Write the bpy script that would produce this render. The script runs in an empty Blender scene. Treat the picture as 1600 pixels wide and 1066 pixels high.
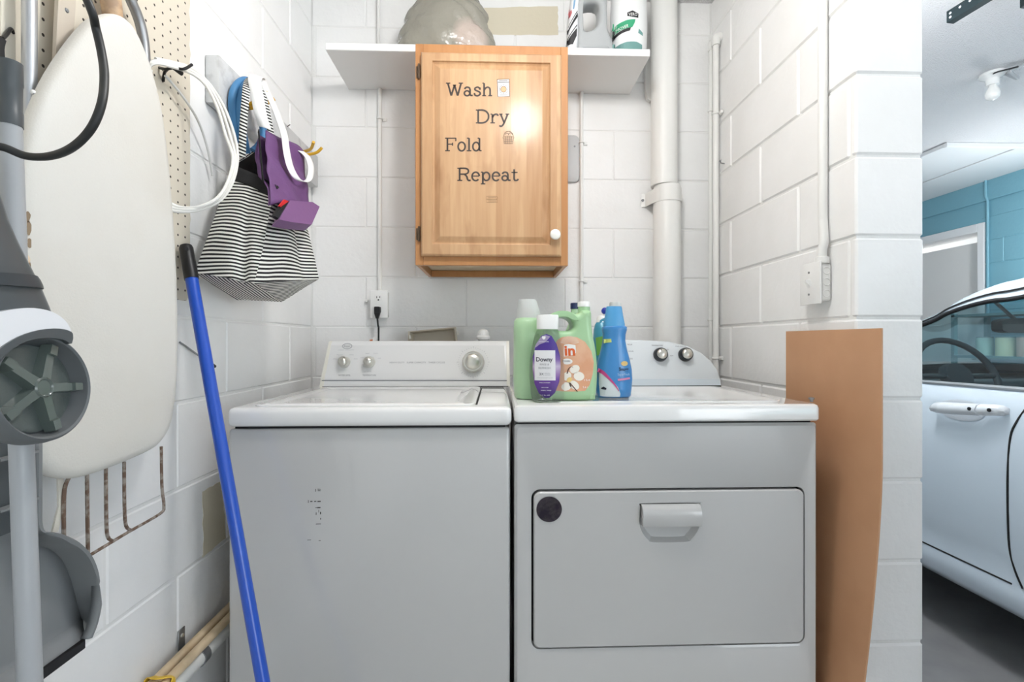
import bpy, bmesh, math, random
from mathutils import Vector, Matrix, noise
from mathutils.bvhtree import BVHTree
random.seed(7)
C = bpy.context.scene
COL = C.collection
R = math.radians

# ------------------------------------------------------------------ camera, world, lights, exposure
H = 1.09                      # eye height
F = 743.0                     # focal length in pixels of the 1600 px wide frame
TH = math.atan(25 / F)        # slight yaw to the right
cam = bpy.data.cameras.new('camera'); cam.sensor_width = 36; cam.lens = F / 1600 * 36; cam.clip_start = .02
co = bpy.data.objects.new('camera', cam); COL.objects.link(co)
co.location = (0, 0, H); co.rotation_euler = (R(90), 0, -TH); C.camera = co

w = bpy.data.worlds.new('daylight'); C.world = w; w.use_nodes = True
bg = w.node_tree.nodes['Background']; bg.inputs[0].default_value = (.88, .95, 1.0, 1); bg.inputs[1].default_value = 3.6

def lamp(name, kind, loc, energy, color, size=.2, rot=(0, 0, 0), shape='DISK', size_y=None):
    l = bpy.data.lights.new(name, kind); l.energy = energy; l.color = color
    if kind == 'AREA':
        l.shape = shape; l.size = size
        if size_y: l.size_y = size_y
    else: l.shadow_soft_size = size
    o = bpy.data.objects.new(name, l); COL.objects.link(o); o.location = loc; o.rotation_euler = rot
    return o
LAMP = (.14, .80)             # the lit globe on the ceiling and the added fill lamps are built with their own light further down
GLOBE_E, GLOBE_R, GARAGE_FILL_E, TUBE_FILL_E, SIDE_FILL_E = 56, .09, 62, 5, 70
lamp('room_beyond_light', 'POINT', (5.1, 4.3, 2.1), 30, (1, .98, .95), .1)
V = C.view_settings
V.view_transform = 'Standard'; V.look = 'None'; V.gamma = 1; V.use_curve_mapping = False; V.exposure = 0.57

# ------------------------------------------------------------------ helpers
FW = Vector((math.sin(TH), math.cos(TH), 0)); RT = Vector((math.cos(TH), -math.sin(TH), 0)); EYE = Vector((0, 0, H))
def ray(px, py): return FW + RT * ((px - 800) / F) + Vector((0, 0, (533 - py) / F))
def P(px, py, X=None, Y=None, Z=None, pl=None):
    d = ray(px, py)
    if X is not None: t = X / d.x
    elif Y is not None: t = Y / d.y
    elif Z is not None: t = (Z - H) / d.z
    else: t = (pl[0] - EYE).dot(pl[1]) / d.dot(pl[1])
    return EYE + d * t

def S(r, g, b):
    f = lambda c: c / 12.92 if c <= .04045 else ((c + .055) / 1.055) ** 2.4
    return (f(r / 255), f(g / 255), f(b / 255), 1)

def mat(name, col, rough=.5, metal=0., bump=None, vary=None, coat=0., trans=0., ior=1.45, spec=.5, emit=None, sub=0):
    m = bpy.data.materials.new(name); m.use_nodes = True
    nt = m.node_tree; b = nt.nodes['Principled BSDF']; L = nt.links
    b.inputs['Base Color'].default_value = col; b.inputs['Roughness'].default_value = rough
    b.inputs['Metallic'].default_value = metal; b.inputs['Coat Weight'].default_value = coat
    b.inputs['Transmission Weight'].default_value = trans; b.inputs['IOR'].default_value = ior
    b.inputs['Specular IOR Level'].default_value = spec
    if sub:
        b.inputs['Subsurface Weight'].default_value = sub; b.inputs['Subsurface Scale'].default_value = .01
    if emit:
        b.inputs['Emission Color'].default_value = emit[0]; b.inputs['Emission Strength'].default_value = emit[1]
    tc = nt.nodes.new('ShaderNodeNewGeometry')
    if bump:
        n = nt.nodes.new('ShaderNodeTexNoise'); n.inputs['Scale'].default_value = bump[0]; n.inputs['Detail'].default_value = 4
        L.new(tc.outputs['Position'], n.inputs['Vector'])
        bn = nt.nodes.new('ShaderNodeBump'); bn.inputs['Strength'].default_value = bump[1]; bn.inputs['Distance'].default_value = bump[2]
        L.new(n.outputs['Fac'], bn.inputs['Height']); L.new(bn.outputs['Normal'], b.inputs['Normal'])
    if vary:
        n = nt.nodes.new('ShaderNodeTexNoise'); n.inputs['Scale'].default_value = vary[0]; n.inputs['Detail'].default_value = 5
        L.new(tc.outputs['Position'], n.inputs['Vector'])
        mx = nt.nodes.new('ShaderNodeMix'); mx.data_type = 'RGBA'
        mx.inputs[6].default_value = col; mx.inputs[7].default_value = vary[1]
        rp = nt.nodes.new('ShaderNodeMapRange'); rp.inputs[1].default_value = vary[2]; rp.inputs[2].default_value = vary[3]
        L.new(n.outputs['Fac'], rp.inputs[0]); L.new(rp.outputs[0], mx.inputs[0]); L.new(mx.outputs[2], b.inputs['Base Color'])
    return m

def nd(nt, t, **k):
    n = nt.nodes.new(t)
    for a, v in k.items(): setattr(n, a, v)
    return n
def mth(nt, op, a, b=None):
    n = nd(nt, 'ShaderNodeMath', operation=op)
    for i, v in enumerate((a, b)):
        if v is None: continue
        if isinstance(v, (int, float)): n.inputs[i].default_value = v
        else: nt.links.new(v, n.inputs[i])
    return n.outputs[0]

class M:
    def __init__(s): s.b = bmesh.new(); s.uv = None
    def box(s, a, c, bev=0., seg=2):
        lo = Vector([min(a[i], c[i]) for i in range(3)]); hi = Vector([max(a[i], c[i]) for i in range(3)])
        g = bmesh.ops.create_cube(s.b, size=1)
        for v in g['verts']: v.co = Vector([(lo[i] + hi[i]) / 2 + v.co[i] * (hi[i] - lo[i]) for i in range(3)])
        if bev:
            es = list({e for v in g['verts'] for e in v.link_edges})
            bmesh.ops.bevel(s.b, geom=es, offset=bev, segments=seg, profile=.5, affect='EDGES')
        return s
    def loft(s, rings, closed=True, cap=True, loop=False):
        vs = [[s.b.verts.new(p) for p in r] for r in rings]
        n = len(vs[0]); m = len(vs)
        for i in range(m if loop else m - 1):
            a, c = vs[i], vs[(i + 1) % m]
            for j in range(n if closed else n - 1):
                k = (j + 1) % n
                try: s.b.faces.new((a[j], a[k], c[k], c[j]))
                except ValueError: pass
        if cap and closed and not loop:
            s.b.faces.new(vs[0][::-1]); s.b.faces.new(vs[-1])
        return s
    def tube(s, pts, r, n=10, closed=False, cap=True, flat=None):
        pts = [Vector(p) for p in pts]; m = len(pts); rings = []; up = None
        for i, p in enumerate(pts):
            if closed: t = pts[(i + 1) % m] - pts[i - 1]
            else: t = pts[min(i + 1, m - 1)] - pts[max(i - 1, 0)]
            t.normalize()
            if up is None:
                up = Vector((0, 0, 1)) if abs(t.z) < .9 else Vector((1, 0, 0))
                if flat is not None: up = Vector(flat[0])
            up = (up - t * up.dot(t)).normalized(); sd = t.cross(up)
            rr = r[i] if isinstance(r, (list, tuple)) else r
            if flat is not None:
                a, c = flat[1], flat[2]
                rings.append([p + up * a * x + sd * c * y for x, y in ((-1, -1), (1, -1), (1, 1), (-1, 1))])
            else:
                rings.append([p + (up * math.cos(q) + sd * math.sin(q)) * rr for q in [2 * math.pi * k / n for k in range(n)]])
        return s.loft(rings, cap=cap and not closed, loop=closed)
    def lathe(s, prof, c, ax=(0, 0, 1), n=24, sc=(1, 1)):
        ax = Vector(ax).normalized(); u = ax.orthogonal().normalized()
        if abs(ax.z) > .99: u = Vector((1, 0, 0))
        v = ax.cross(u); c = Vector(c)
        rings = [[c + ax * h + u * (sc[0] * max(r, 1e-5) * math.cos(2 * math.pi * k / n)) + v * (sc[1] * max(r, 1e-5) * math.sin(2 * math.pi * k / n)) for k in range(n)] for r, h in prof]
        return s.loft(rings)
    def prism(s, pts, vec):
        pts = [Vector(p) for p in pts]; vec = Vector(vec)
        return s.loft([pts, [p + vec for p in pts]])
    def face(s, pts): s.b.faces.new([s.b.verts.new(p) for p in pts]); return s
    def patch(s, f, nu, nv, uvf=None):
        g = [[s.b.verts.new(f(i / nu, j / nv)) for i in range(nu + 1)] for j in range(nv + 1)]
        if uvf and s.uv is None: s.uv = s.b.loops.layers.uv.new('UVMap')
        for j in range(nv):
            for i in range(nu):
                fc = s.b.faces.new((g[j][i], g[j][i + 1], g[j + 1][i + 1], g[j + 1][i]))
                if uvf:
                    for lp, (a, c) in zip(fc.loops, ((i, j), (i + 1, j), (i + 1, j + 1), (i, j + 1))):
                        lp[s.uv].uv = uvf(a / nu, c / nv)
        return s

def crom(pts, n=6, closed=False):
    pts = [Vector(p) for p in pts]; m = len(pts); out = []
    for i in range(m if closed else m - 1):
        if closed: a, b, c, d = pts[i - 1], pts[i], pts[(i + 1) % m], pts[(i + 2) % m]
        else: a, b, c, d = pts[max(i - 1, 0)], pts[i], pts[i + 1], pts[min(i + 2, m - 1)]
        for k in range(n):
            t = k / n
            out.append(.5 * ((2 * b) + (c - a) * t + (2 * a - 5 * b + 4 * c - d) * t * t + (3 * b - a - 3 * c + d) * t ** 3))
    if not closed: out.append(pts[-1])
    return out

OFF = {}
def off(o): return OFF.get(o.name, Vector((0, 0, 0)))
def tag(o, label=None, cat=None, group=None, kind=None):
    if label: o['label'] = label
    if cat: o['category'] = cat
    if group: o['group'] = group
    if kind: o['kind'] = kind
    return o
def thing(name, loc, label, cat, group=None):
    o = bpy.data.objects.new(name, None); o.empty_display_size = .05; COL.objects.link(o); o.location = loc
    OFF[o.name] = Vector(loc)
    return tag(o, label, cat, group)
def mk(name, m, material, parent=None, smooth=38, recalc=True, label=None, loc=None, subd=0, solid=None):
    if isinstance(m, M):
        if recalc: bmesh.ops.recalc_face_normals(m.b, faces=m.b.faces)
        me = bpy.data.meshes.new(name); m.b.to_mesh(me); m.b.free()
    else: me = m
    o = bpy.data.objects.new(name, me); COL.objects.link(o)
    if parent is not None:
        o.parent = parent; v = off(parent); me.transform(Matrix.Translation(-v)); OFF[o.name] = v
    elif loc is not None:
        me.transform(Matrix.Translation(-Vector(loc))); o.location = loc; OFF[o.name] = Vector(loc)
    for mm in (material if isinstance(material, (list, tuple)) else [material]): me.materials.append(mm)
    if smooth:
        me.polygons.foreach_set('use_smooth', [True] * len(me.polygons)); me.set_sharp_from_angle(angle=R(smooth))
    if solid:
        md = o.modifiers.new('thickness', 'SOLIDIFY'); md.thickness = solid; md.offset = 0
    if subd:
        md = o.modifiers.new('subdivision', 'SUBSURF'); md.levels = subd; md.render_levels = subd
    if label: o['label'] = label
    return o
def struct(o): o['kind'] = 'structure'; return o

def text_mesh(txt, align='CENTER', bold=0):
    cu = bpy.data.curves.new('lettering', 'FONT'); cu.body = txt; cu.align_x = align; cu.resolution_u = 3; cu.offset = bold
    o = bpy.data.objects.new('lettering', cu); COL.objects.link(o)
    me = bpy.data.meshes.new_from_object(o.evaluated_get(bpy.context.evaluated_depsgraph_get()))
    bpy.data.objects.remove(o); bpy.data.curves.remove(cu)
    return me
def text(name, txt, c, hgt, material, parent, u=(1, 0, 0), v=(0, 0, 1), width=None, shear=0, proj=None, bold=0):
    """flat print: capital height hgt, centred on c in the plane u,v; proj drops it on to a curved surface"""
    me = text_mesh(txt, bold=bold); u = Vector(u); v = Vector(v); c = Vector(c)
    xs = [p.co.x for p in me.vertices]; k = hgt / .7; kx = k
    if width: kx = width / max(1e-6, max(xs) - min(xs))
    mid = (max(xs) + min(xs)) / 2
    for p in me.vertices:
        x, y = p.co.x - mid, p.co.y - .35
        p.co = c + u * ((x + shear * y) * kx) + v * (y * k)
        if proj: p.co = proj(p.co)
    return mk(name, me, material, parent, smooth=0)

def curve2d(outer, holes, depth, bevel, c0, res=2):
    """filled outline (lists of (x,z)) with rounded edges, front at y=c0, thickness depth"""
    cu = bpy.data.curves.new('outline', 'CURVE'); cu.dimensions = '2D'; cu.fill_mode = 'BOTH'
    cu.extrude = max(depth / 2 - bevel, 0); cu.bevel_depth = bevel; cu.bevel_resolution = res; cu.offset = -bevel
    for pts in [outer] + holes:
        sp = cu.splines.new('POLY'); sp.points.add(len(pts) - 1); sp.use_cyclic_u = True
        for q, (x, z) in zip(sp.points, pts): q.co = (x, z, 0, 1)
    o = bpy.data.objects.new('outline', cu); COL.objects.link(o)
    me = bpy.data.meshes.new_from_object(o.evaluated_get(bpy.context.evaluated_depsgraph_get()))
    bpy.data.objects.remove(o); bpy.data.curves.remove(cu)
    me.transform(Matrix(((1, 0, 0, 0), (0, 0, 1, c0 + depth / 2), (0, 1, 0, 0), (0, 0, 0, 1))))
    bm = bmesh.new(); bm.from_mesh(me); bmesh.ops.remove_doubles(bm, verts=bm.verts, dist=1e-5)
    m = M(); m.b.free(); m.b = bm; bpy.data.meshes.remove(me)
    return m
def s2(pts, n=5): return [(p.x, p.y) for p in crom([(a, b, 0) for a, b in pts], n, True)]

def projector(m, lift=.0008):
    """returns a function that moves a point along +y on to the mesh m seen from the front"""
    t = BVHTree.FromBMesh(m.b)
    def f(p):
        hit = t.ray_cast(Vector((p.x, p.y - 1, p.z)), Vector((0, 1, 0)))
        return Vector((p.x, hit[0].y - lift, p.z)) if hit[0] else Vector(p)
    return f
def blob(pts, proj, rings=6, centre=None):
    """filled smooth outline (world points) laid on a surface"""
    m = M(); pts = [Vector(p) for p in pts]; c = Vector(centre) if centre else sum(pts, Vector()) / len(pts)
    k_ = max(1, math.ceil(44 / len(pts))); pts = [a.lerp(b, i / k_) for a, b in zip(pts, pts[1:] + pts[:1]) for i in range(k_)]; rings = max(rings, 9)
    rr = [[proj(c + (p - c) * (k / rings)) for p in pts] for k in range(1, rings + 1)]
    m.loft(rr, cap=False); m.b.verts.ensure_lookup_table()
    m.b.faces.new(m.b.verts[:len(pts)])
    return m
def ell(c, rx, rz, n=28, rot=0):
    c = Vector(c); q = []
    for k in range(n):
        a = 2 * math.pi * k / n; x, z = rx * math.cos(a), rz * math.sin(a)
        q.append(c + Vector((x * math.cos(rot) - z * math.sin(rot), 0, x * math.sin(rot) + z * math.cos(rot))))
    return q
def bottle_loft(sec, cy, ex=2.6, n=36):
    """sec: list of (cx, z, rx, ry)"""
    m = M(); rings = []
    for cx, z, rx, ry in sec:
        r = []
        for k in range(n):
            a = 2 * math.pi * k / n; ca, sa = math.cos(a), math.sin(a)
            r.append(Vector((cx + rx * math.copysign(abs(ca) ** (2 / ex), ca), cy + ry * math.copysign(abs(sa) ** (2 / ex), sa), z)))
        rings.append(r)
    m.loft(rings); return m

# ------------------------------------------------------------------ materials
WALL = mat('painted_block_white', S(242, 242, 241), .45, bump=(55, .3, .004), vary=(5, S(236, 236, 234), .45, .8))
MORT = mat('painted_joint_white', S(236, 236, 234), .6, bump=(120, .4, .003))
BLUE = mat('painted_block_blue', S(122, 172, 188), .55, bump=(40, .3, .004))
CEIL = mat('popcorn_ceiling', S(232, 231, 232), .9, bump=(160, 1, .012))
PLAIN = mat('flat_white_paint', S(232, 233, 234), .5)
FLOOR = mat('grey_floor_paint', S(150, 150, 151), .42, bump=(9, .1, .01), vary=(5, S(132, 132, 134), .4, .75))
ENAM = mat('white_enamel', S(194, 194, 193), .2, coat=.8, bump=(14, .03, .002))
ENAM_LIT = mat('white_enamel_lit_top', S(236, 236, 235), .16, coat=.8, bump=(14, .03, .002))  # same enamel as the fronts, made paler to imitate light on the tops
ENAM2 = mat('cool_white_plastic', S(219, 225, 228), .35)
CREAM = mat('aged_white_plastic', S(224, 221, 210), .4)
DARK = mat('dark_gap', S(28, 28, 30), .7)
BLACK = mat('black_plastic', S(26, 26, 28), .42)
CHROME = mat('brushed_nickel', S(216, 214, 206), .3, 1)
GREYP = mat('mid_grey_plastic', S(112, 116, 118), .45, bump=(200, .08, .001))
DGREY = mat('dark_grey_plastic', S(78, 83, 86), .36)
LGREY = mat('light_grey_paint', S(168, 171, 174), .35)
ALU = mat('aluminium', S(196, 199, 203), .35, .75)
STEEL = mat('galvanised_steel', S(150, 152, 154), .42, .8)
RUST = mat('rusty_wire', S(120, 98, 84), .6, .4, vary=(90, S(168, 158, 148), .45, .6))
WHITE = mat('white_plastic', S(236, 236, 234), .35)
PIPEW = mat('painted_pipe_white', S(233, 233, 230), .4, bump=(60, .2, .002))
SHELFM = mat('white_melamine', S(236, 236, 235), .4)
FABRIC = mat('ironing_cover_cloth', S(218, 214, 203), .9, bump=(300, .3, .002))
INK = mat('dark_brown_ink', S(58, 46, 40), .5)
GINK = mat('grey_ink', S(140, 141, 145), .6)
MID = mat('pale_grey_ink', S(178, 178, 182), .6)
ORANGE = mat('orange_ink', S(222, 100, 44), .5)

def wood_mat(name, c1, c2, c3, stave=.052, axis='x', rough=.28):
    m = bpy.data.materials.new(name); m.use_nodes = True; nt = m.node_tree; L = nt.links; b = nt.nodes['Principled BSDF']
    g = nd(nt, 'ShaderNodeNewGeometry'); sx = nd(nt, 'ShaderNodeSeparateXYZ'); L.new(g.outputs['Position'], sx.inputs[0])
    wn = nd(nt, 'ShaderNodeTexWhiteNoise', noise_dimensions='1D')
    fl = mth(nt, 'FLOOR', mth(nt, 'DIVIDE', sx.outputs[0], stave)); L.new(fl, wn.inputs['W'])
    cb = nd(nt, 'ShaderNodeCombineXYZ'); L.new(sx.outputs[0], cb.inputs[0]); L.new(sx.outputs[1], cb.inputs[1])
    L.new(mth(nt, 'ADD', mth(nt, 'MULTIPLY', sx.outputs[2], .07), mth(nt, 'MULTIPLY', wn.outputs['Value'], 9.)), cb.inputs[2])
    n1 = nd(nt, 'ShaderNodeTexNoise'); n1.inputs['Scale'].default_value = 55; n1.inputs['Detail'].default_value = 6; n1.inputs['Distortion'].default_value = .6
    L.new(cb.outputs[0], n1.inputs['Vector'])
    cb2 = nd(nt, 'ShaderNodeCombineXYZ'); L.new(sx.outputs[0], cb2.inputs[0])
    L.new(mth(nt, 'ADD', mth(nt, 'MULTIPLY', sx.outputs[2], .35), mth(nt, 'MULTIPLY', wn.outputs['Value'], 5.)), cb2.inputs[2])
    n2 = nd(nt, 'ShaderNodeTexNoise'); n2.inputs['Scale'].default_value = 13; n2.inputs['Detail'].default_value = 3; L.new(cb2.outputs[0], n2.inputs['Vector'])
    r1 = nd(nt, 'ShaderNodeMapRange'); r1.inputs[1].default_value = .35; r1.inputs[2].default_value = .7; L.new(n1.outputs['Fac'], r1.inputs[0])
    m1 = nd(nt, 'ShaderNodeMix', data_type='RGBA'); m1.inputs[6].default_value = c1; m1.inputs[7].default_value = c2
    L.new(mth(nt, 'ADD', mth(nt, 'MULTIPLY', wn.outputs['Value'], .55), mth(nt, 'MULTIPLY', r1.outputs[0], .4)), m1.inputs[0])
    m2 = nd(nt, 'ShaderNodeMix', data_type='RGBA'); L.new(m1.outputs[2], m2.inputs[6]); m2.inputs[7].default_value = c3
    r2 = nd(nt, 'ShaderNodeMapRange'); r2.inputs[1].default_value = .56; r2.inputs[2].default_value = .78; r2.inputs[4].default_value = .8; L.new(n2.outputs['Fac'], r2.inputs[0])
    L.new(r2.outputs[0], m2.inputs[0]); L.new(m2.outputs[2], b.inputs['Base Color'])
    b.inputs['Roughness'].default_value = rough + .14; b.inputs['Specular IOR Level'].default_value = .3; b.inputs['Coat Weight'].default_value = .22; b.inputs['Coat Roughness'].default_value = .16
    bp = nd(nt, 'ShaderNodeBump'); bp.inputs['Strength'].default_value = .06; bp.inputs['Distance'].default_value = .001; L.new(n1.outputs['Fac'], bp.inputs['Height']); L.new(bp.outputs['Normal'], b.inputs['Normal'])
    return m
WOOD = wood_mat('varnished_alder', S(206, 168, 128), S(176, 132, 92), S(152, 106, 68))
WOODF = wood_mat('varnished_alder_frame', S(190, 138, 90), S(176, 120, 72), S(158, 100, 56), .2)
LWOOD = mat('bare_pine', S(222, 200, 166), .6, vary=(30, S(206, 180, 142), .4, .7))
HARD = mat('brown_hardboard', S(204, 158, 122), .5, bump=(400, .1, .001), vary=(5, S(192, 146, 110), .4, .75), spec=.35)

def peg_mat():
    m = bpy.data.materials.new('pegboard_beige'); m.use_nodes = True; nt = m.node_tree; L = nt.links; b = nt.nodes['Principled BSDF']
    g = nd(nt, 'ShaderNodeNewGeometry'); sx = nd(nt, 'ShaderNodeSeparateXYZ'); L.new(g.outputs['Position'], sx.inputs[0])
    q = []
    for k in (1, 2):
        f = mth(nt, 'SUBTRACT', mth(nt, 'FRACT', mth(nt, 'DIVIDE', mth(nt, 'ADD', sx.outputs[k], 5.), .0254)), .5)
        q.append(mth(nt, 'MULTIPLY', f, f))
    d = mth(nt, 'SQRT', mth(nt, 'ADD', q[0], q[1])); hole = mth(nt, 'LESS_THAN', d, .105)
    mx = nd(nt, 'ShaderNodeMix', data_type='RGBA'); mx.inputs[6].default_value = S(214, 206, 190); mx.inputs[7].default_value = S(52, 46, 40)
    L.new(hole, mx.inputs[0]); L.new(mx.outputs[2], b.inputs['Base Color']); b.inputs['Roughness'].default_value = .7
    bp = nd(nt, 'ShaderNodeBump'); bp.invert = True; bp.inputs['Distance'].default_value = .003; L.new(hole, bp.inputs['Height']); L.new(bp.outputs['Normal'], b.inputs['Normal'])
    return m
PEG = peg_mat()
def stripe_mat(name, per, duty):
    m = bpy.data.materials.new(name); m.use_nodes = True; nt = m.node_tree; L = nt.links; b = nt.nodes['Principled BSDF']
    uv = nd(nt, 'ShaderNodeUVMap'); sx = nd(nt, 'ShaderNodeSeparateXYZ'); L.new(uv.outputs[0], sx.inputs[0])
    f = mth(nt, 'LESS_THAN', mth(nt, 'FRACT', mth(nt, 'DIVIDE', mth(nt, 'ADD', sx.outputs[1], 3.), per)), duty)
    mx = nd(nt, 'ShaderNodeMix', data_type='RGBA'); mx.inputs[6].default_value = S(232, 232, 226); mx.inputs[7].default_value = S(24, 24, 27)
    L.new(f, mx.inputs[0]); L.new(mx.outputs[2], b.inputs['Base Color']); b.inputs['Roughness'].default_value = .85
    return m
STRIPE = stripe_mat('black_and_white_stripe_cloth', .0112, .5)

# ------------------------------------------------------------------ the setting
BY, LX, RX, WE, CZ = 1.955, -.747, .897, 1.153, 2.5     # back wall, left wall, right wall, end of right wall, ceiling
GX, GY = 4.24, 5.6                                        # blue garage wall, far garage wall
ZJ = H + .667                                             # a bed joint
BM = {}
def block_mesh(d, bev):
    k = tuple(round(x, 4) for x in d) + (bev,)
    if k not in BM:
        m = M(); m.box([-x / 2 for x in d], [x / 2 for x in d], bev, 1); me = bpy.data.meshes.new('concrete_block'); m.b.to_mesh(me); m.b.free()
        BM[k] = me
    return BM[k]
def blocks(parent, ax, lo_n, hi_n, u0, u1, z0, z1, phase, material, gap=.004, bev=.004, ztop=None):
    """ax: axis along the wall ('x' or 'y'); lo_n..hi_n: extent across the wall; phase(course) -> position of a head joint"""
    k = math.floor((z0 - ZJ) / .2032)
    while ZJ + k * .2032 < z1 - .02:
        a, b = max(z0, ZJ + k * .2032), min(z1, ZJ + (k + 1) * .2032)
        u = phase(k); u -= math.ceil((u - u0) / .4064) * .4064
        while u < u1 - .01:
            p, q = max(u, u0), min(u + .4064, u1); u += .4064
            if q - p < .02: continue
            L = q - p - gap; Z = b - a - gap
            if Z < .02: continue
            d = (L, hi_n - lo_n, Z) if ax == 'x' else (hi_n - lo_n, L, Z)
            me = block_mesh(d, bev); o = bpy.data.objects.new('concrete_block', me); COL.objects.link(o)
            if not me.materials: me.materials.append(material)
            j = random.uniform(-.0006, .0006); mid = (lo_n + hi_n) / 2 + j
            o.location = ((p + q) / 2, mid, (a + b) / 2) if ax == 'x' else (mid, (p + q) / 2, (a + b) / 2)
            o.parent = parent
        k += 1

fl = struct(mk('floor', M().box((-.95, -8, -.12), (6.6, GY + .2, 0)), FLOOR, smooth=0))
struct(mk('floor_bounce', M().box((LX - .003, -3.19, .0002), (RX + .003, BY, .004)), mat('pale_bounce_floor', S(206, 204, 199), .6, bump=(12, .1, .004), vary=(6, S(192, 190, 185), .4, .75)), smooth=0))  # unseen pale pad added to bounce light on to the low walls
ce = struct(mk('ceiling', M().box((-.95, -3.2, CZ), (6.6, GY + .2, CZ + .1)), CEIL, smooth=0))
wb = struct(mk('wall_back', M().box((LX - .2, BY + .0025, 0), (RX + .173, BY + .2, CZ)), MORT, smooth=0))
blocks(wb, 'x', BY, BY + .06, LX, RX, 0, CZ, lambda k: -.53 + (.2032 if k % 2 == 0 else 0), WALL, .0035, .0028)
wl = struct(mk('wall_left', M().box((LX - .2, -3.2, 0), (LX - .003, BY, CZ)), MORT, smooth=0))
blocks(wl, 'y', LX - .06, LX, .2, BY, 0, CZ, lambda k: 1.75 + (.2032 if k % 2 else 0), WALL, .0045, .004)
wr = struct(mk('wall_right', M().box((RX + .005, WE + .008, 0), (RX + .170, BY, CZ)).box((RX + .003, BY, 0), (RX + .172, GY, CZ)), MORT, smooth=0))
blocks(wr, 'y', RX, RX + .175, WE, BY, 0, CZ, lambda k: 1.787 + (.2032 if k % 2 else 0), WALL, .006, .005)
wg = struct(mk('wall_garage', M().box((GX + .004, .9, 0), (GX + .2, 4.02, CZ)).box((GX + .004, 4.02, 2.12), (GX + .2, 4.95, CZ)).box((GX + .004, 4.95, 0), (GX + .2, GY, CZ)), BLUE, smooth=0))
blocks(wg, 'y', GX, GX + .06, 1.6, 4.02, 0, 2.165, lambda k: 1.8 + (.2032 if k % 2 else 0), BLUE, .005, .004)
wf = struct(mk('wall_far', M().box((RX + .172, GY, 0), (6.5, GY + .15, CZ)), PLAIN, smooth=0))
struct(mk('wall_behind', M().box((LX - .2, -3.4, 0), (2.2, -3.2, CZ)).box((2.2, -3.4, 2.15), (6.6, -3.2, CZ)), PLAIN, smooth=0))  # unseen wall added, its opening shaped to hold daylight off the pillar
# room seen through the gap above the ajar door
struct(mk('wall_beyond', M().box((6.4, 3.2, 0), (6.5, GY, CZ)).box((GX + .2, 3.2, 0), (6.4, 3.3, CZ)), PLAIN, smooth=0))
struct(mk('trim_beam', M().box((GX - .02, .9, 2.30), (GX + .004, GY, CZ), .006), BLUE, smooth=0))

# painted-over patches (old beige paint left showing)
TAN = mat('old_beige_paint', S(216, 208, 186), .6, bump=(70, .3, .002))
GPT = mat('old_grey_paint', S(205, 203, 198), .5, bump=(70, .3, .002))
def patch_paint(name, pts, n, material, parent):
    m = M(); q = []
    for i, p in enumerate(pts):
        a, b = Vector(p), Vector(pts[(i + 1) % len(pts)])
        for k in range(8):
            v = a.lerp(b, k / 8); v += Vector((0 if n.x else noise.noise(v * 50) * .006, 0 if n.y else noise.noise(v * 50) * .006, noise.noise(v * 47 + Vector((3, 1, 2))) * .006)); q.append(v)
    m.prism([v + n * .0007 for v in q], -n * .003)
    return mk(name, m, material, parent, smooth=0)
patch_paint('paint_patch', [P(752, 12, Y=BY), P(872, 10, Y=BY), P(872, 54, Y=BY), P(753, 54, Y=BY)], Vector((0, -1, 0)), TAN, wb)
patch_paint('paint_patch', [P(316, 768, X=LX), P(346, 752, X=LX), P(352, 842, X=LX), P(318, 868, X=LX)], Vector((1, 0, 0)), TAN, wl)
# ceiling panels of the garage, dropped a little below the popcorn ceiling
x0, x1, y0 = 3.22, 3.73, 3.29
tp = struct(mk('trim_1', M().box((x0 - .03, y0 - .03, CZ - .035), (GX, y0, CZ - .001), .004).box((x0 - .03, y0, CZ - .03), (x0, GY, CZ - .001), .004), PLAIN, smooth=0))
mk('ceiling_panel', M().box((x0, y0, CZ - .024), (x1 - .004, GY, CZ - .003), .004), PLAIN, tp, smooth=0)
mk('ceiling_panel', M().box((x1 + .004, y0, CZ - .03), (GX - .005, GY, CZ - .003), .004), PLAIN, tp, smooth=0)
# door in the blue wall
dz = P(1540, 347, X=GX).z; dyn = P(1540, 347, X=GX).y; dyf = dyn + .93
DOORW = mat('grey_white_door_paint', S(228, 227, 225), .5)
d1 = struct(mk('door_1', M().box((GX + .08, dyn + .06, .01), (GX + .115, dyf - .06, dz - .145), .004), DOORW, smooth=0))
d1.rotation_euler = (0, 0, 0)
fm = M()
fm.box((GX - .015, dyn, 0), (GX + .2, dyn + .06, dz), .005).box((GX - .015, dyf - .06, 0), (GX + .2, dyf, dz), .005).box((GX - .015, dyn + .06, dz - .075), (GX + .2, dyf - .06, dz), .005)
mk('door_frame', fm, PLAIN, d1, smooth=0)
mk('door_knob', M().lathe([(.0, 0), (.012, .0), (.012, .03), (.028, .04), (.03, .055), (.02, .066), (0, .068)], (GX + .08, dyn + .13, .95), (-1, 0, 0)), CHROME, d1)
cd = mk('conduit', M().tube([(GX - .012, dyn - .03, .1), (GX - .012, dyn - .03, 2.3), (GX - .03, dyn - .03, 2.33), (GX - .03, dyn - .03, CZ)], .011), BLUE, loc=(GX - .012, dyn - .03, .1))
tag(cd, 'thin blue painted conduit running up the blue wall beside the door', 'conduit')

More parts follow.
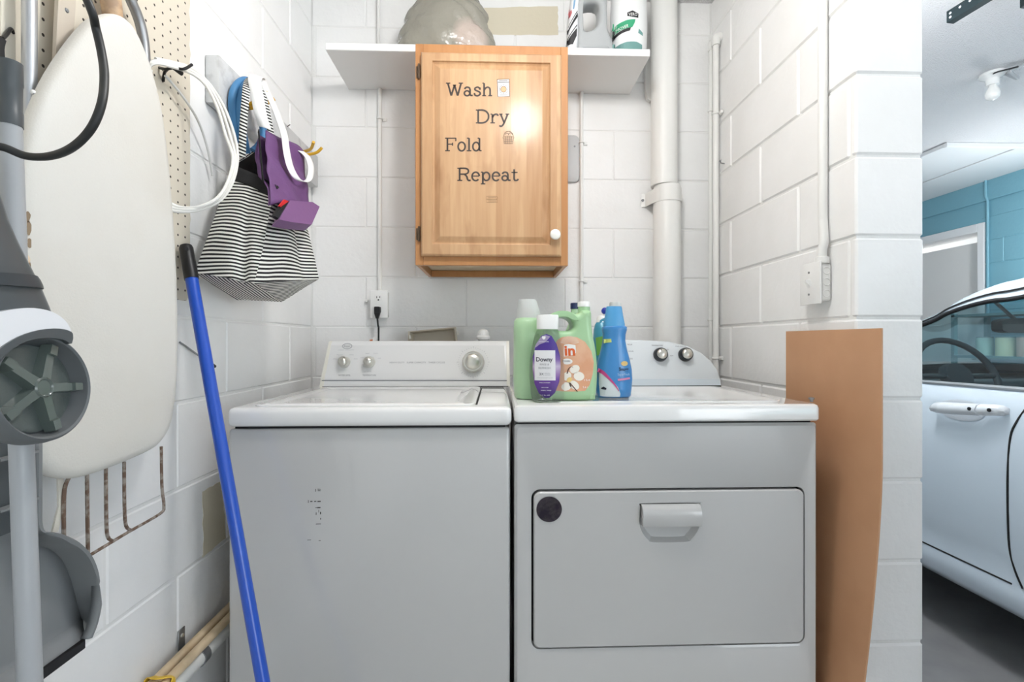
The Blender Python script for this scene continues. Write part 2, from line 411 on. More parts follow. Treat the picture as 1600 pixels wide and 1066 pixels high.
# ------------------------------------------------------------------ washer
YF = 1.14; DZ = P(600, 637, Y=YF).z
def appliance_knob(parent, c, r, h, name='knob', face=CHROME, skirt=CHROME, ax=(0, -1, .12), pointer=True):
    k = mk(name, M().lathe([(0, 0), (r, 0), (r, h * .25), (r * .92, h * .75), (r * .84, h * .95), (0, h)], c, ax, 28), skirt, parent)
    a = Vector(ax).normalized()
    mk('knob_cap', M().lathe([(0, 0), (r * .74, 0), (r * .72, h * .12), (r * .6, h * .26), (r * .35, h * .36), (0, h * .4)], Vector(c) + a * (h * .95), ax, 24), face, k)
    if pointer:
        t = Vector(c) + a * (h * 1.12); u = Vector((math.cos(1.9), 0, math.sin(1.9))) * r
        mk('pointer', M().tube([t + u * .1, t + u * .62], r * .07, 6), GREYP, k)
    return k
xl = P(352, 800, Y=YF).x; xr = P(797, 800, Y=YF).x
wa = thing('washing_machine', ((xl + xr) / 2, YF + .33, 0), 'white top-loading washing machine with three silver dials, left of the dryer', 'washing machine')
ztop = P(600, 671, Y=YF).z; zl0 = P(600, 667, Y=YF).z
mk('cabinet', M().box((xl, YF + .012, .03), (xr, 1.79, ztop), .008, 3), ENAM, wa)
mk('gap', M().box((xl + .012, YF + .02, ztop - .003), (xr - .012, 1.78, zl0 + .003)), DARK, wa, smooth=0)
mk('deck', M().box((P(353, 650, Y=YF).x, YF, zl0), (P(799.5, 650, Y=YF).x, 1.80, DZ), .013, 4), ENAM_LIT, wa)
for sx in (xl + .05, xr - .05):
    for sy in (YF + .07, 1.73): mk('foot', M().lathe([(0, 0), (.022, 0), (.022, .012), (.012, .016), (.012, .034), (0, .034)], (sx, sy, 0), n=14), BLACK, wa)
yb = P(600, 605, Z=DZ).y
# lid with rounded corners, slightly crowned, and dark slot at its right
def rrect(x0, x1, y0, y1, r, n=5):
    q = []
    for cx, cy, a0 in ((x1 - r, y1 - r, 0), (x0 + r, y1 - r, 90), (x0 + r, y0 + r, 180), (x1 - r, y0 + r, 270)):
        for k in range(n + 1): a = R(a0 + 90 * k / n); q.append((cx + r * math.cos(a), cy + r * math.sin(a)))
    return q
lx0, lx1 = P(384, 637, Y=YF).x, P(741, 637, Y=YF).x; ly0, ly1 = YF + .022, yb - .03
def plate(x0, x1, y0, y1, r, prof):
    m = M(); m.loft([[Vector((x, y, z)) for x, y in rrect(x0 + i, x1 - i, y0 + i, y1 - i, max(r - i, .002))] for i, z in prof]); return m
lid = mk('lid', plate(lx0, lx1, ly0, ly1, .03, [(0, DZ - .004), (0, DZ + .002), (.003, DZ + .0045), (.03, DZ + .0055), (.045, DZ + .003), (.055, DZ + .002)]), ENAM_LIT, wa)
mk('lid_slot', M().box((lx1 + .001, ly0 + .02, DZ - .001), (lx1 + .006, ly1 - .03, DZ + .0006)), DARK, wa, smooth=0)
# console
zc0, zc1 = DZ, P(650, 533, Y=yb + .05).z; ytb = yb + .045
bl, br = P(499, 605, Y=yb).x, P(797, 605, Y=yb).x; tl, tr = P(514, 533, Y=ytb).x, P(795.5, 533, Y=ytb).x
def cons_ring(x, dx=0): return [Vector((x + dx, yb, zc0)), Vector((x + dx, yb + .003, zc0 + .022)), Vector((x + dx, ytb - .002, zc1 - .006)), Vector((x + dx, ytb + .006, zc1)), Vector((x + dx, yb + .11, zc1 - .002)), Vector((x + dx, yb + .13, zc0))]
def cons(xa, xb, xa2, xb2):
    m = M(); rings = []
    for t in (0, 1):
        r = cons_ring(0)
        for v in r:
            f = (v.z - zc0) / (zc1 - zc0); v.x = (xa + (xa2 - xa) * f) if t == 0 else (xb + (xb2 - xb) * f)
        rings.append(r)
    return m.loft(rings)
WCON = mat('white_console', S(222, 222, 221), .3)
con = mk('console', cons(bl + .014, br - .012, tl + .01, tr - .01), WCON, wa)
mk('end_cap', cons(bl, bl + .0138, tl, tl + .0098), CREAM, wa); mk('end_cap', cons(br - .0118, br, tr - .0098, tr), CREAM, wa)
def cface(px, py, lift=.0012):
    n = Vector((0, -(zc1 - zc0 - .03), (ytb - yb - .005))).normalized()
    return P(px, py, pl=(Vector((0, yb + .003, zc0 + .022)) + n * lift, n))
CN = Vector((0, -(zc1 - zc0 - .03), (ytb - yb - .005))).normalized(); CV = Vector((0, CN.z, -CN.y)).normalized()
mk('control_panel', M().loft([[cface(*p, l) for p in ((518, 540), (788, 540), (790, 592), (507, 592))] for l in (-.002, .0006)]), WCON, con, smooth=0)
mk('console_trim', M().tube([cface(503, 594.5, .001), cface(792, 594.5, .001)], .0016, 6), GINK, con)
mk('base_gap', M().box((bl + .01, yb - .0015, zc0), (br - .006, yb + .01, zc0 + .0025)), DARK, wa, smooth=0)
appliance_knob(wa, cface(538.5, 566), .020, .024, pointer=False); appliance_knob(wa, cface(577.5, 566), .020, .024, pointer=False)
appliance_knob(wa, cface(739.5, 566), .0385, .03, pointer=False)
ringm = M(); rc = cface(739.5, 566, .001)
for k in range(40):
    a = 2 * math.pi * k / 40; d = Vector((1, 0, 0)) * math.cos(a) + CV * math.sin(a); t = Vector((1, 0, 0)) * -math.sin(a) + CV * math.cos(a)
    r0, r1 = (.051, .0535) if k % 5 else (.051, .058)
    ringm.face([rc + d * r0 - t * .0007, rc + d * r1 - t * .0007, rc + d * r1 + t * .0007, rc + d * r0 + t * .0007])
mk('dial_marks', ringm, MID, con, smooth=0)['kind'] = 'stuff'
def ctext(t, px, py, wpx, hpx, m=GINK): text('lettering', t, cface(px, py, .0012), hpx / 450, m, con, v=CV, width=wpx / 450)
ctext('WATER LEVEL', 538, 586.5, 19, 2.6); ctext('TEMPERATURE', 577, 586.5, 21, 2.6)
ctext('HEAVY DUTY   SUPER CAPACITY   THREE CYCLES', 652, 566.5, 86, 2.4)
ctext('Roper', 542.5, 541, 10, 3.6); ctext('LARGE CAPACITY', 541, 547, 25, 1.6, MID)
mk('logo_ring', M().tube([cface(542.5, 541, .001) + Vector((1, 0, 0)) * .0165 * math.cos(a) + CV * .0095 * math.sin(a) for a in [2 * math.pi * k / 24 for k in range(24)]], .0008, 5, True), GINK, con)
for t, px, py, wd in (('SMALL', 524, 561, 7), ('MEDIUM', 531, 554.5, 9), ('LARGE', 549, 554.5, 7), ('MAX', 556, 561, 6), ('HOT', 566, 559, 5), ('WARM', 574, 552.5, 6), ('COLD', 587, 552.5, 7), ('OFF', 593, 560, 5), ('RINSE', 577, 580.5, 6)):
    ctext(t, px, py, wd, 1.7, MID)
# scuffed transfer marks on the washer front
SC = mat('dark_scuff', S(70, 66, 64), .6); m = M()
for px, py, a, b in ((486.5, 783.8, 1.8, .8), (492.5, 783.8, 1.8, .7), (498.6, 783.8, 2.6, .9), (498.2, 793.5, 2.5, .9), (481.8, 784, .5, 2.2), (500.8, 802, .8, 2), (493, 766.5, .5, 2.3), (497.5, 764.5, 1.4, .5), (497.8, 767, 1.4, .5), (500, 766, .4, 2), (494, 793.5, 1.2, .4), (501, 811, .6, 1.4), (497.5, 819, 4, .5), (483, 844, 3, .4), (499.5, 845, 1.6, .5), (494, 803, .5, 2), (498, 799, .4, 2)):
    c = P(px, py, Y=YF + .0114); k = 1.15 / F
    m.face([c + Vector((x * a * k, 0, z * b * k)) for x, z in ((-1, -1), (1, -.8), (1, 1), (-.9, 1))])
mk('scuff_mark', m, SC, wa, smooth=0)['kind'] = 'stuff'

# ------------------------------------------------------------------ dryer
dl, dr = P(804, 800, Y=YF).x, P(1282, 800, Y=YF).x
dy = thing('clothes_dryer', ((dl + dr) / 2, YF + .33, 0), 'white front-loading clothes dryer with a wide drop-down door, right of the washer', 'dryer')
zt = P(1000, 663.5, Y=YF).z; zl = P(1000, 659.5, Y=YF).z; dzd = P(1040, 633, Y=YF).z
def Q(px, py, y=YF + .008): return P(px, py, Y=y)
# body front as a frame around the door opening
fr = M(); out = [Q(804, 664).x, Q(1282, 664).x, .03, zt]
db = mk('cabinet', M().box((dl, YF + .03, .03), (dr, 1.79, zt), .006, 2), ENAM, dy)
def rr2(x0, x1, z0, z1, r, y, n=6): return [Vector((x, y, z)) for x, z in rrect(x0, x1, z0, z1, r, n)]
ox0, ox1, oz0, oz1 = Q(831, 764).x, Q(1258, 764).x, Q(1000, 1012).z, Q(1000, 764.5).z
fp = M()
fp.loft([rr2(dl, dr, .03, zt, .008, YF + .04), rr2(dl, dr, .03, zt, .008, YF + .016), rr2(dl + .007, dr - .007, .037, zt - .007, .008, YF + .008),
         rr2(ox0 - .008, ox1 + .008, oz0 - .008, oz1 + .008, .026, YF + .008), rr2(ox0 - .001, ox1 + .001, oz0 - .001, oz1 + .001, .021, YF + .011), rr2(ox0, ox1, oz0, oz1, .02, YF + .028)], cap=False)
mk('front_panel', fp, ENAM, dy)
mk('door_gap', M().prism(rr2(ox0 - .002, ox1 + .002, oz0 - .002, oz1 + .002, .02, YF + .0288), (0, .0016, 0)), DARK, dy, smooth=0)
g = .0042
hx0, hx1, hz0, hz1 = Q(998, 788).x, Q(1094, 788).x, Q(1000, 848).z, Q(1000, 786).z
# door slab with the scooped handle pocket
dm = M(); e0 = (ox0 + g, ox1 - g, oz0 + g, oz1 - g)
pk = [Vector((x, 0, z)) for x, z in s2([(hx0 + .002, hz1 - .006), (hx0 + .01, hz1), (hx1 - .01, hz1), (hx1 - .002, hz1 - .006), (hx1 + .001, (hz0 + hz1) / 2 + .004), (hx1 - .006, hz0 + .026), (hx1 - .022, hz0 + .006), (hx1 - .036, hz0), (hx0 + .036, hz0), (hx0 + .022, hz0 + .006), (hx0 + .006, hz0 + .026), (hx0 - .001, (hz0 + hz1) / 2 + .004)], 2)]
def yv(p, y): return Vector((p.x, y, p.z))
dm.loft([rr2(*e0, .017, YF + .03), rr2(*e0, .017, YF + .008), rr2(e0[0] + .003, e0[1] - .003, e0[2] + .003, e0[3] - .003, .015, YF + .005)], cap=False)
# fill between the rounded rectangle and the pocket rim
bmv = dm.b
inner = rr2(e0[0] + .003, e0[1] - .003, e0[2] + .003, e0[3] - .003, .015, YF + .005)
cen = Vector(((hx0 + hx1) / 2, 0, (hz0 + hz1) / 2))
bmesh.ops.remove_doubles(bmv, verts=bmv.verts, dist=1e-6)
rim = [bmv.verts.new(yv(cen + (p - cen) * 1.04, YF + .005)) for p in pk]
re = [bmv.edges.new((rim[i], rim[(i + 1) % len(rim)])) for i in range(len(rim))]
oe = [e for e in bmv.edges if e.is_boundary and all(abs(v.co.y - YF - .005) < 1e-5 for v in e.verts)]
bmesh.ops.triangle_fill(bmv, use_beauty=True, edges=list(set(oe + re)))
dm.loft([[yv(cen + (p - cen) * 1.04, YF + .005) for p in pk], [yv(cen + (p - cen) * .98, YF + .006) for p in pk], [yv(cen + (p - cen) * .93, YF + .012) for p in pk], [yv(cen + (p - cen) * .82, YF + .020) for p in pk], [yv(cen + (p - cen) * .5, YF + .023) for p in pk]], cap=False)
dm.face([yv(cen + (p - cen) * .5, YF + .023) for p in pk])
bmesh.ops.remove_doubles(bmv, verts=bmv.verts, dist=1e-5)
dd = mk('door', dm, ENAM, dy, smooth=30); dd.modifiers.new('normals', 'WEIGHTED_NORMAL').keep_sharp = True
gx0, gx1 = Q(1001, 800).x, Q(1092, 800).x; gz0, gz1 = Q(1000, 819.5).z, Q(1000, 787.5).z
hm = M(); hr = []
for z, yy, ins in ((gz1, .005, .004), (gz1 - .003, -.004, .002), (gz1 - .010, -.010, .001), (gz1 - .022, -.0125, 0), (gz0 + .004, -.0125, 0), (gz0, -.010, .001), (gz0 + .002, .004, .001)):
    hr.append((z, YF + yy, ins))
rows = [[Vector((gx0 + i + (.008 if k == 0 else 0), y + (.008 if k == 0 else 0), z)) if k < 2 else Vector((gx1 - i - (.008 if k == 3 else 0), y + (.008 if k == 3 else 0), z)) for k in (0, 1, 2, 3)] for z, y, i in hr]
for r in rows: r[0].x = r[1].x - .0005; r[3].x = r[2].x + .0005
hm.loft(rows, closed=False, cap=False)
mk('handle', M().loft([[Vector((x, y, z)) for z, y, _ in hr] for x in (gx0 + .003, gx0 + .0005, gx0 + .004, gx1 - .004, gx1 - .0005, gx1 - .003)][1:5]), ENAM, dd, smooth=50)
hm.b.free()
bc = Q(858, 796, YF + .004)
bad = mk('sticker', M().lathe([(0, 0), (.0308, 0), (.0308, .001), (0, .001)], bc, (0, -1, 0), 32), mat('dark_foil_sticker', S(72, 66, 72), .3, .6, vary=(60, S(44, 38, 52), .4, .6)), dd, label='round dark foil sticker')
for i, t in enumerate(('LIMITED', 'WARRANTY', 'MOTOR', 'ALL FIVE')):
    text('lettering', t, bc + Vector((-.002 + .0015 * i, -.0014, .016 - .0105 * i)), .0055, mat('sticker_ink', S(20, 18, 26), .4), bad, u=(math.cos(.38), 0, math.sin(.38)), v=(-math.sin(.38), 0, math.cos(.38)), width=(.03, .043, .028, .036)[i])
mk('gap', M().box((dl + .012, YF + .02, zt - .003), (dr - .012, 1.78, zl + .003)), DARK, dy, smooth=0)
tx0, tx1 = P(803.5, 645, Y=YF).x, P(1283, 645, Y=YF).x; dyb = P(1060, 603.5, Z=dzd).y
tm = plate(tx0, tx1, YF, 1.80, .012, [(.004, zl), (0, zl + .004), (0, dzd - .010), (.003, dzd - .003), (.010, dzd)])
mk('top', tm, ENAM_LIT, dy)
mk('top_recess', plate(tx0 + .055, tx1 - .055, YF + .05, dyb - .03, .04, [(0, dzd - .002), (.001, dzd + .0025), (.008, dzd + .0035), (.016, dzd + .0008)]), ENAM_LIT, dy, label='raised rim on the dryer top')
for sx in (dl + .05, dr - .05):
    for sy in (YF + .07, 1.73): mk('foot', M().lathe([(0, 0), (.022, 0), (.022, .012), (.012, .016), (.012, .034), (0, .034)], (sx, sy, 0), n=14), BLACK, dy)
# arched console
right = [(1128, 604), (1128, 594), (1124, 578), (1115, 564), (1100, 551), (1080, 541), (1052, 534), (1010, 531.5), (966, 531)]
rp = [P(a, b, Y=dyb) for a, b in right]; mx = rp[-1].x
prof = rp[:-1] + [rp[-1]] + [Vector((2 * mx - p.x, p.y, p.z)) for p in rp[-2::-1]]
def lean(p, k=.22): return Vector((p.x, p.y + (p.z - dzd) * k, p.z))
cm = M(); inn = [Vector((mx + (p.x - mx) * .985, p.y, dzd + (p.z - dzd) * .965)) for p in prof]
cm.loft([[lean(p) + Vector((0, .11, 0)) for p in prof], [lean(p) + Vector((0, .006, 0)) for p in prof], [lean(p) for p in inn]])
dc = mk('console', cm, ENAM2, dy, smooth=50)
DN = Vector((0, -1, .22)).normalized(); DV = Vector((0, .22, 1)).normalized()
def dface(px, py, lift=.001): return P(px, py, pl=(Vector((0, dyb, dzd)) + DN * lift, DN))
mk('console_trim', M().loft([[dface(a, b, l) for a, b in ((806, 592.5), (1124, 592.5), (1126, 603), (804, 603))] for l in (-.001, .0025)]), mat('pale_blue_plastic', S(206, 216, 222), .4), dc, smooth=0)
mk('base_gap', M().box((2 * mx - rp[0].x + .004, dyb - .003, dzd), (rp[0].x - .004, dyb + .01, dzd + .0025)), DARK, dy, smooth=0)
KD = mat('dark_knob_skirt', S(60, 62, 64), .3, .7)
for px in (1031.5, 1070.5):
    k = appliance_knob(dy, dface(px, 554.5), .0245, .022, face=CHROME, skirt=KD, ax=DN)
for t, px, py, wd in (('TEMPERATURE', 1027, 539.8, 18), ('END SIGNAL', 1064, 541.2, 17), ('TIMED DRY', 984, 538.5, 8), ('AUTO DRY', 986, 549, 8), ('LESS', 984, 560.5, 9), ('OFF', 1049.5, 556, 5), ('HIGH', 1043, 546.5, 4)):
    text('lettering', t, dface(px, py, .0016), .0045, GINK, dc, v=DV, width=wd / 445)
lk = thing('screw_knob', P(1268, 632, Y=1.2), 'tiny grey screw knob on the right edge of the dryer top', 'knob')
lk.location.z = dzd; OFF[lk.name] = Vector(lk.location)
mk('shaft', M().lathe([(0, -.002), (.004, -.002), (.004, .005), (0, .005)], Vector(lk.location), n=12), STEEL, lk); mk('head', M().lathe([(0, .005), (.007, .005), (.007, .009), (0, .011)], Vector(lk.location), n=14), STEEL, lk)

# ------------------------------------------------------------------ shelf on the back wall
YS = 1.69
s0, s1 = P(508, 66, Y=YS), P(1016, 74, Y=YS); stz = s0.z; sbz = stz - .026
sh = thing('wall_shelf', ((s0.x + s1.x) / 2, BY, sbz), 'long white melamine shelf fixed high on the back wall above the cabinet', 'shelf')
mk('board', M().box((s0.x, YS, sbz), (s1.x, BY - .001, stz), .002, 1), SHELFM, sh, smooth=0)
mk('bracket', M().prism([P(1009, 92, Y=1.93), P(1018, 92, Y=1.93), P(1017, 157, Y=1.93), P(1012, 154, Y=1.93), P(1009, 140, Y=1.93)], (0, .02, 0)), PIPEW, sh, smooth=0)

# ------------------------------------------------------------------ wall cabinet
YC = 1.642; YD = YC - .021
def q(px, py): return P(px, py, Y=YC)
cx0, cx1 = q(649, 240).x, q(887.5, 240).x; cz0, cz1 = q(768, 415).z, sbz - .002
cb = thing('wall_cabinet', ((cx0 + cx1) / 2, BY, cz0), 'varnished wooden wall cabinet with one door lettered in four words, hung under the shelf', 'cabinet')
st = .026
mk('side_panel', M().box((cx0 + .002, YC + .019, cz0), (cx0 + .015, BY - .002, cz1), .001, 1), WOODF, cb, smooth=0)
mk('side_panel', M().box((cx1 - .015, YC + .019, cz0), (cx1 - .002, BY - .002, cz1), .001, 1), WOODF, cb, smooth=0)
mk('top_panel', M().box((cx0 + .016, YC + .02, cz1 - .013), (cx1 - .016, BY - .003, cz1)), WOODF, cb, smooth=0)
mk('bottom_panel', M().box((cx0 + .016, YC + .02, cz0 + .026), (cx1 - .016, BY - .003, cz0 + .038)), mat('pale_plywood', S(218, 200, 172), .6), cb, smooth=0, label='pale plywood underside')
mk('back_rail', M().box((cx0 + .016, BY - .022, cz0), (cx1 - .016, BY - .004, cz0 + .025), .001, 1), WOODF, cb, smooth=0)
mk('back_panel', M().box((cx0 + .016, BY - .01, cz0 + .04), (cx1 - .016, BY - .004, cz1 - .014)), WOODF, cb, smooth=0)
fm = M().box((cx0, YC, cz0), (cx0 + st, YC + .019, cz1), .0015, 1).box((cx1 - st, YC, cz0), (cx1, YC + .019, cz1), .0015, 1)
fm.box((cx0 + st, YC, cz0), (cx1 - st, YC + .019, cz0 + .04), .0015, 1).box((cx0 + st, YC, cz1 - .04), (cx1 - st, YC + .019, cz1), .0015, 1)
mk('face_frame', fm, WOODF, cb, smooth=0)
def qd(px, py, l=0.): return P(px, py, Y=YD - l)
a, b = qd(657.5, 80), qd(877.5, 400.5)
def ring4(x0, x1, z0, z1, y): return [Vector((x0, y, z0)), Vector((x1, y, z0)), Vector((x1, y, z1)), Vector((x0, y, z1))]
D0 = (a.x, b.x, b.z, a.z); G0 = (qd(675, 200).x, qd(860, 200).x, qd(700, 382).z, qd(700, 95).z)
def ins(t, d): return (t[0] + d, t[1] - d, t[2] + d, t[3] - d)
dmm = M(); dmm.loft([ring4(*D0, YD + .02), ring4(*D0, YD + .006), ring4(*ins(D0, .003), YD + .002), ring4(*ins(D0, .006), YD), ring4(*G0, YD), ring4(*ins(G0, .002), YD + .006), ring4(*ins(G0, .007), YD + .009), ring4(*ins(G0, .011), YD + .008), ring4(*ins(G0, .026), YD + .0006), ring4(*ins(G0, .028), YD + .0001)])
door = mk('door', dmm, WOOD, cb, smooth=12)
BRZ = mat('dark_bronze', S(96, 80, 66), .4, .8)
for py in (113, 366):
    c = P(655, py, Y=YC - .001); hm = M().tube([c + Vector((0, -.006, -.022)), c + Vector((0, -.006, .022))], .0042, 10).box(c + Vector((-.010, -.001, -.02)), c + Vector((-.002, .001, .02)))
    hm.tube([c + Vector((0, -.006, .022)), c + Vector((0, -.006, .026))], .003, 8).tube([c + Vector((0, -.006, -.026)), c + Vector((0, -.006, -.022))], .003, 8)
    mk('hinge', hm, BRZ, cb)
kc = qd(866.5, 368.5)
kn = mk('knob', M().lathe([(0, -.001), (.009, -.001), (.0075, .006), (.008, .011), (.0155, .015), (.0185, .021), (.0165, .027), (.009, .031), (0, .032)], kc, (0, -1, 0), 28), mat('white_ceramic', S(240, 238, 232), .12, coat=.5), door, label='white ceramic knob')

# slab-serif lettering, drawn as strokes
def arc(cx, cy, rx, ry, a0, a1, n=14): return [(cx + rx * math.cos(R(a0 + (a1 - a0) * k / n)), cy + ry * math.sin(R(a0 + (a1 - a0) * k / n))) for k in range(n + 1)]
def sm(p): return [(v.x, v.y) for v in crom([(a, b, 0) for a, b in p], 5)]
G = {
 'W': (1.2, [[(.08, 1), (.33, 0)], [(.33, 0), (.56, .84)], [(.56, .84), (.79, 0)], [(.79, 0), (1.04, 1)]], [[(-.06, 1), (.26, 1)], [(.86, 1), (1.18, 1)], [(.44, .84), (.68, .84)]]),
 'a': (.74, [arc(.27, .19, .2, .2, 0, 360), sm([(.1, .52), (.16, .64), (.3, .68), (.44, .62), (.49, .46)]), sm([(.49, .48), (.49, .14), (.54, .02), (.68, .03)])], []),
 's': (.62, [sm([(.46, .5), (.4, .63), (.27, .68), (.12, .61), (.1, .48), (.25, .38), (.42, .29), (.48, .15), (.38, .03), (.24, -.01), (.1, .05), (.06, .2)])], [[(.47, .66), (.47, .46)], [(.06, .22), (.06, .02)]]),
 'h': (.78, [[(.14, 1), (.14, 0)], sm([(.14, .42), (.24, .6), (.4, .68), (.53, .6), (.57, .42), (.57, 0)])], [[(0, 0), (.28, 0)], [(.44, 0), (.72, 0)], [(.01, 1), (.14, 1)]]),
 'D': (1.05, [[(.17, 0), (.17, 1)], sm([(.17, 1), (.5, 1), (.74, .9), (.89, .7), (.92, .5), (.89, .3), (.74, .1), (.5, 0), (.17, 0)])], [[(0, 1), (.3, 1)], [(0, 0), (.3, 0)]]),
 'r': (.64, [[(.15, .68), (.15, 0)], sm([(.15, .4), (.25, .6), (.4, .68), (.52, .64), (.55, .54)])], [[(0, 0), (.34, 0)], [(.01, .68), (.15, .68)]]),
 'y': (.76, [[(.11, .68), (.36, .02)], sm([(.62, .68), (.36, 0), (.24, -.2), (.12, -.28), (.02, -.2)])], [[(0, .68), (.25, .68)], [(.46, .68), (.74, .68)]]),
 'F': (.9, [[(.17, 0), (.17, 1)]], [[(0, 1), (.8, 1)], [(.79, 1.03), (.79, .76)], [(.17, .52), (.55, .52)], [(.55, .64), (.55, .4)], [(0, 0), (.36, 0)]]),
 'o': (.7, [arc(.32, .33, .26, .35, 0, 360, 24)], []),
 'l': (.4, [[(.17, 1), (.17, 0)]], [[(0, 0), (.34, 0)], [(.01, 1), (.17, 1)]]),
 'd': (.78, [arc(.29, .33, .24, .34, 0, 360, 22), [(.54, 1), (.54, 0)]], [[(.4, 1), (.54, 1)], [(.54, 0), (.7, 0)]]),
 'R': (1.0, [[(.17, 0), (.17, 1)], sm([(.17, 1), (.55, 1), (.74, .92), (.8, .76), (.74, .6), (.55, .52), (.17, .52)]), sm([(.5, .52), (.67, .34), (.74, .1), (.82, 0), (.96, .02)])], [[(0, 1), (.3, 1)], [(0, 0), (.36, 0)]]),
 'e': (.68, [arc(.32, .33, .26, .35, 5, 318, 24)], [[(.07, .36), (.57, .36)]]),
 'p': (.78, [[(.15, .68), (.15, -.28)], arc(.4, .33, .24, .34, 0, 360, 22)], [[(0, -.28), (.33, -.28)], [(.01, .68), (.15, .68)]]),
 't': (.56, [sm([(.2, .92), (.2, .14), (.28, .01), (.42, .02), (.49, .13)])], [[(0, .66), (.44, .66)]]),
}
def ribbon(m, p, w, f):
    p = [Vector((a, b, 0)) for a, b in p]; L = []
    for i, v in enumerate(p):
        t = p[min(i + 1, len(p) - 1)] - p[max(i - 1, 0)]
        if (p[0] - p[-1]).length < 1e-6 and i in (0, len(p) - 1): t = p[1] - p[-2]
        t.normalize(); n = Vector((-t.y, t.x, 0)) * w / 2; L.append((v + n, v - n))
    for (a, b), (c, d) in zip(L, L[1:]): m.face([f(a), f(b), f(d), f(c)])
def word(s, x0, x1, ytop, ybase):
    tot = sum(G[c][0] for c in s) - .06; ox = 0; m = M(); kx = (x1 - x0) / tot; ky = (ybase - ytop)
    for ch in s:
        adv, st_, thin = G[ch]
        def f(v, o=ox): return qd(x0 + (v.x + o) * kx, ybase - v.y * ky, .0006)
        for stx in st_: ribbon(m, stx, .13, f)
        for stx in thin: ribbon(m, stx, .09, f)
        ox += adv
    mk('lettering', m, INK, door, smooth=0, recalc=False)
word('Wash', 698, 769, 130, 149.5); word('Dry', 743.5, 795, 172, 192); word('Fold', 695.5, 753, 216, 235.5); word('Repeat', 714.5, 810, 263, 282)
# little washing machine, basket and towel decals
def dface4(pts, l): return [qd(x, y, l) for x, y in pts]
mk('decal', M().face(dface4([(776.5, 125), (795.5, 124), (796.5, 150), (777.5, 151)], .0005)), WHITE, door, smooth=0, recalc=False, label='little washing machine decal')
m = M()
def line(m, pts, wpx, l=.0008):
    ribbon(m, [(a, b) for a, b in pts], wpx, lambda v: qd(v.x, v.y, l))
for seg in ([(777, 124), (795.5, 123.6), (796.3, 150.5), (778, 151), (777, 124)], [(778, 128.5), (795.5, 128.2)], [(780, 126), (793, 126)], arc(786.8, 139.5, 6.5, 6.8, 0, 360, 24), arc(786.8, 139.5, 4.6, 4.8, 0, 360, 20)): line(m, seg, 1.1 if len(seg) < 10 else .7)
line(m, [(781, 148.5), (793, 148.3)], .7)
mk('decal_lines', m, INK, door, smooth=0, recalc=False)
mk('decal_lines', M().face([qd(x, y, .0007) for x, y in arc(786.8, 139.5, 4.5, 4.7, 0, 345, 18)]), mat('decal_tan', S(206, 166, 122), .5), door, smooth=0, recalc=False)
m = M()
for seg in ([(786, 213), (788, 224.5), (801, 224.5), (803, 213), (786, 213)], [(785, 215.5), (804, 215.5)], [(787, 218.5), (802.5, 218.5)], [(787.6, 221.5), (801.7, 221.5)], arc(794.5, 213, 7.5, 8, 180, 360, 12), arc(792, 211, 3, 3, 180, 360, 8), arc(797.5, 211, 3, 3.4, 180, 360, 8)): line(m, seg, .7)
for k in range(1, 5): line(m, [(786 + k * 3.4, 213), (788 + k * 2.6, 224.5)], .6)
mk('decal_lines', m, mat('soft_brown_ink', S(112, 92, 76), .6), door, smooth=0, recalc=False, label='laundry basket decal')
m = M()
for seg in ([(760, 307), (776, 306.5), (778, 309), (776, 311.5), (760, 311.5), (760, 307)], [(760, 311.5), (777, 311.5), (778, 316), (760.5, 316.5), (760, 311.5)], [(763, 309), (775, 309)], [(763, 314), (775, 314)]): line(m, seg, .5)
mk('decal_lines', m, mat('faint_brown_ink', S(128, 96, 66), .6), door, smooth=0, recalc=False, label='folded towels decal')

# ------------------------------------------------------------------ things on the shelf
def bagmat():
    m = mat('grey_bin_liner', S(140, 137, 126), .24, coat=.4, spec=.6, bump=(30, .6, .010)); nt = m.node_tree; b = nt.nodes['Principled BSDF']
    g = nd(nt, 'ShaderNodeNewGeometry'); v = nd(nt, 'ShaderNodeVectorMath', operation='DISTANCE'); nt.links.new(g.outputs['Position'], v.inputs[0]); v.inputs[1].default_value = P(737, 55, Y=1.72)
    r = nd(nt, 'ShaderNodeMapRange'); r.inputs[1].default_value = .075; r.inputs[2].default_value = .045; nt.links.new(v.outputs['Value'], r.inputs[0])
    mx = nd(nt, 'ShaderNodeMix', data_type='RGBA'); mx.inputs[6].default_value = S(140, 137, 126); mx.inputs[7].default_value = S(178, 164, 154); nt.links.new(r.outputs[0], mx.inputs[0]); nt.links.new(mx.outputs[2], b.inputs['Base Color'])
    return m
gb = thing('garbage_bag', (P(700, 66, Y=1.815).x, 1.815, stz), 'grey translucent plastic bag, stuffed full, on the shelf above the cabinet', 'bag')
gc = Vector(gb.location); m = M(); prof = crom([(.168, 0, 0), (.188, .03, 0), (.190, .07, 0), (.176, .12, 0), (.152, .18, 0), (.118, .24, 0), (.075, .285, 0), (.032, .315, 0)], 7)
rings = []; n = 120
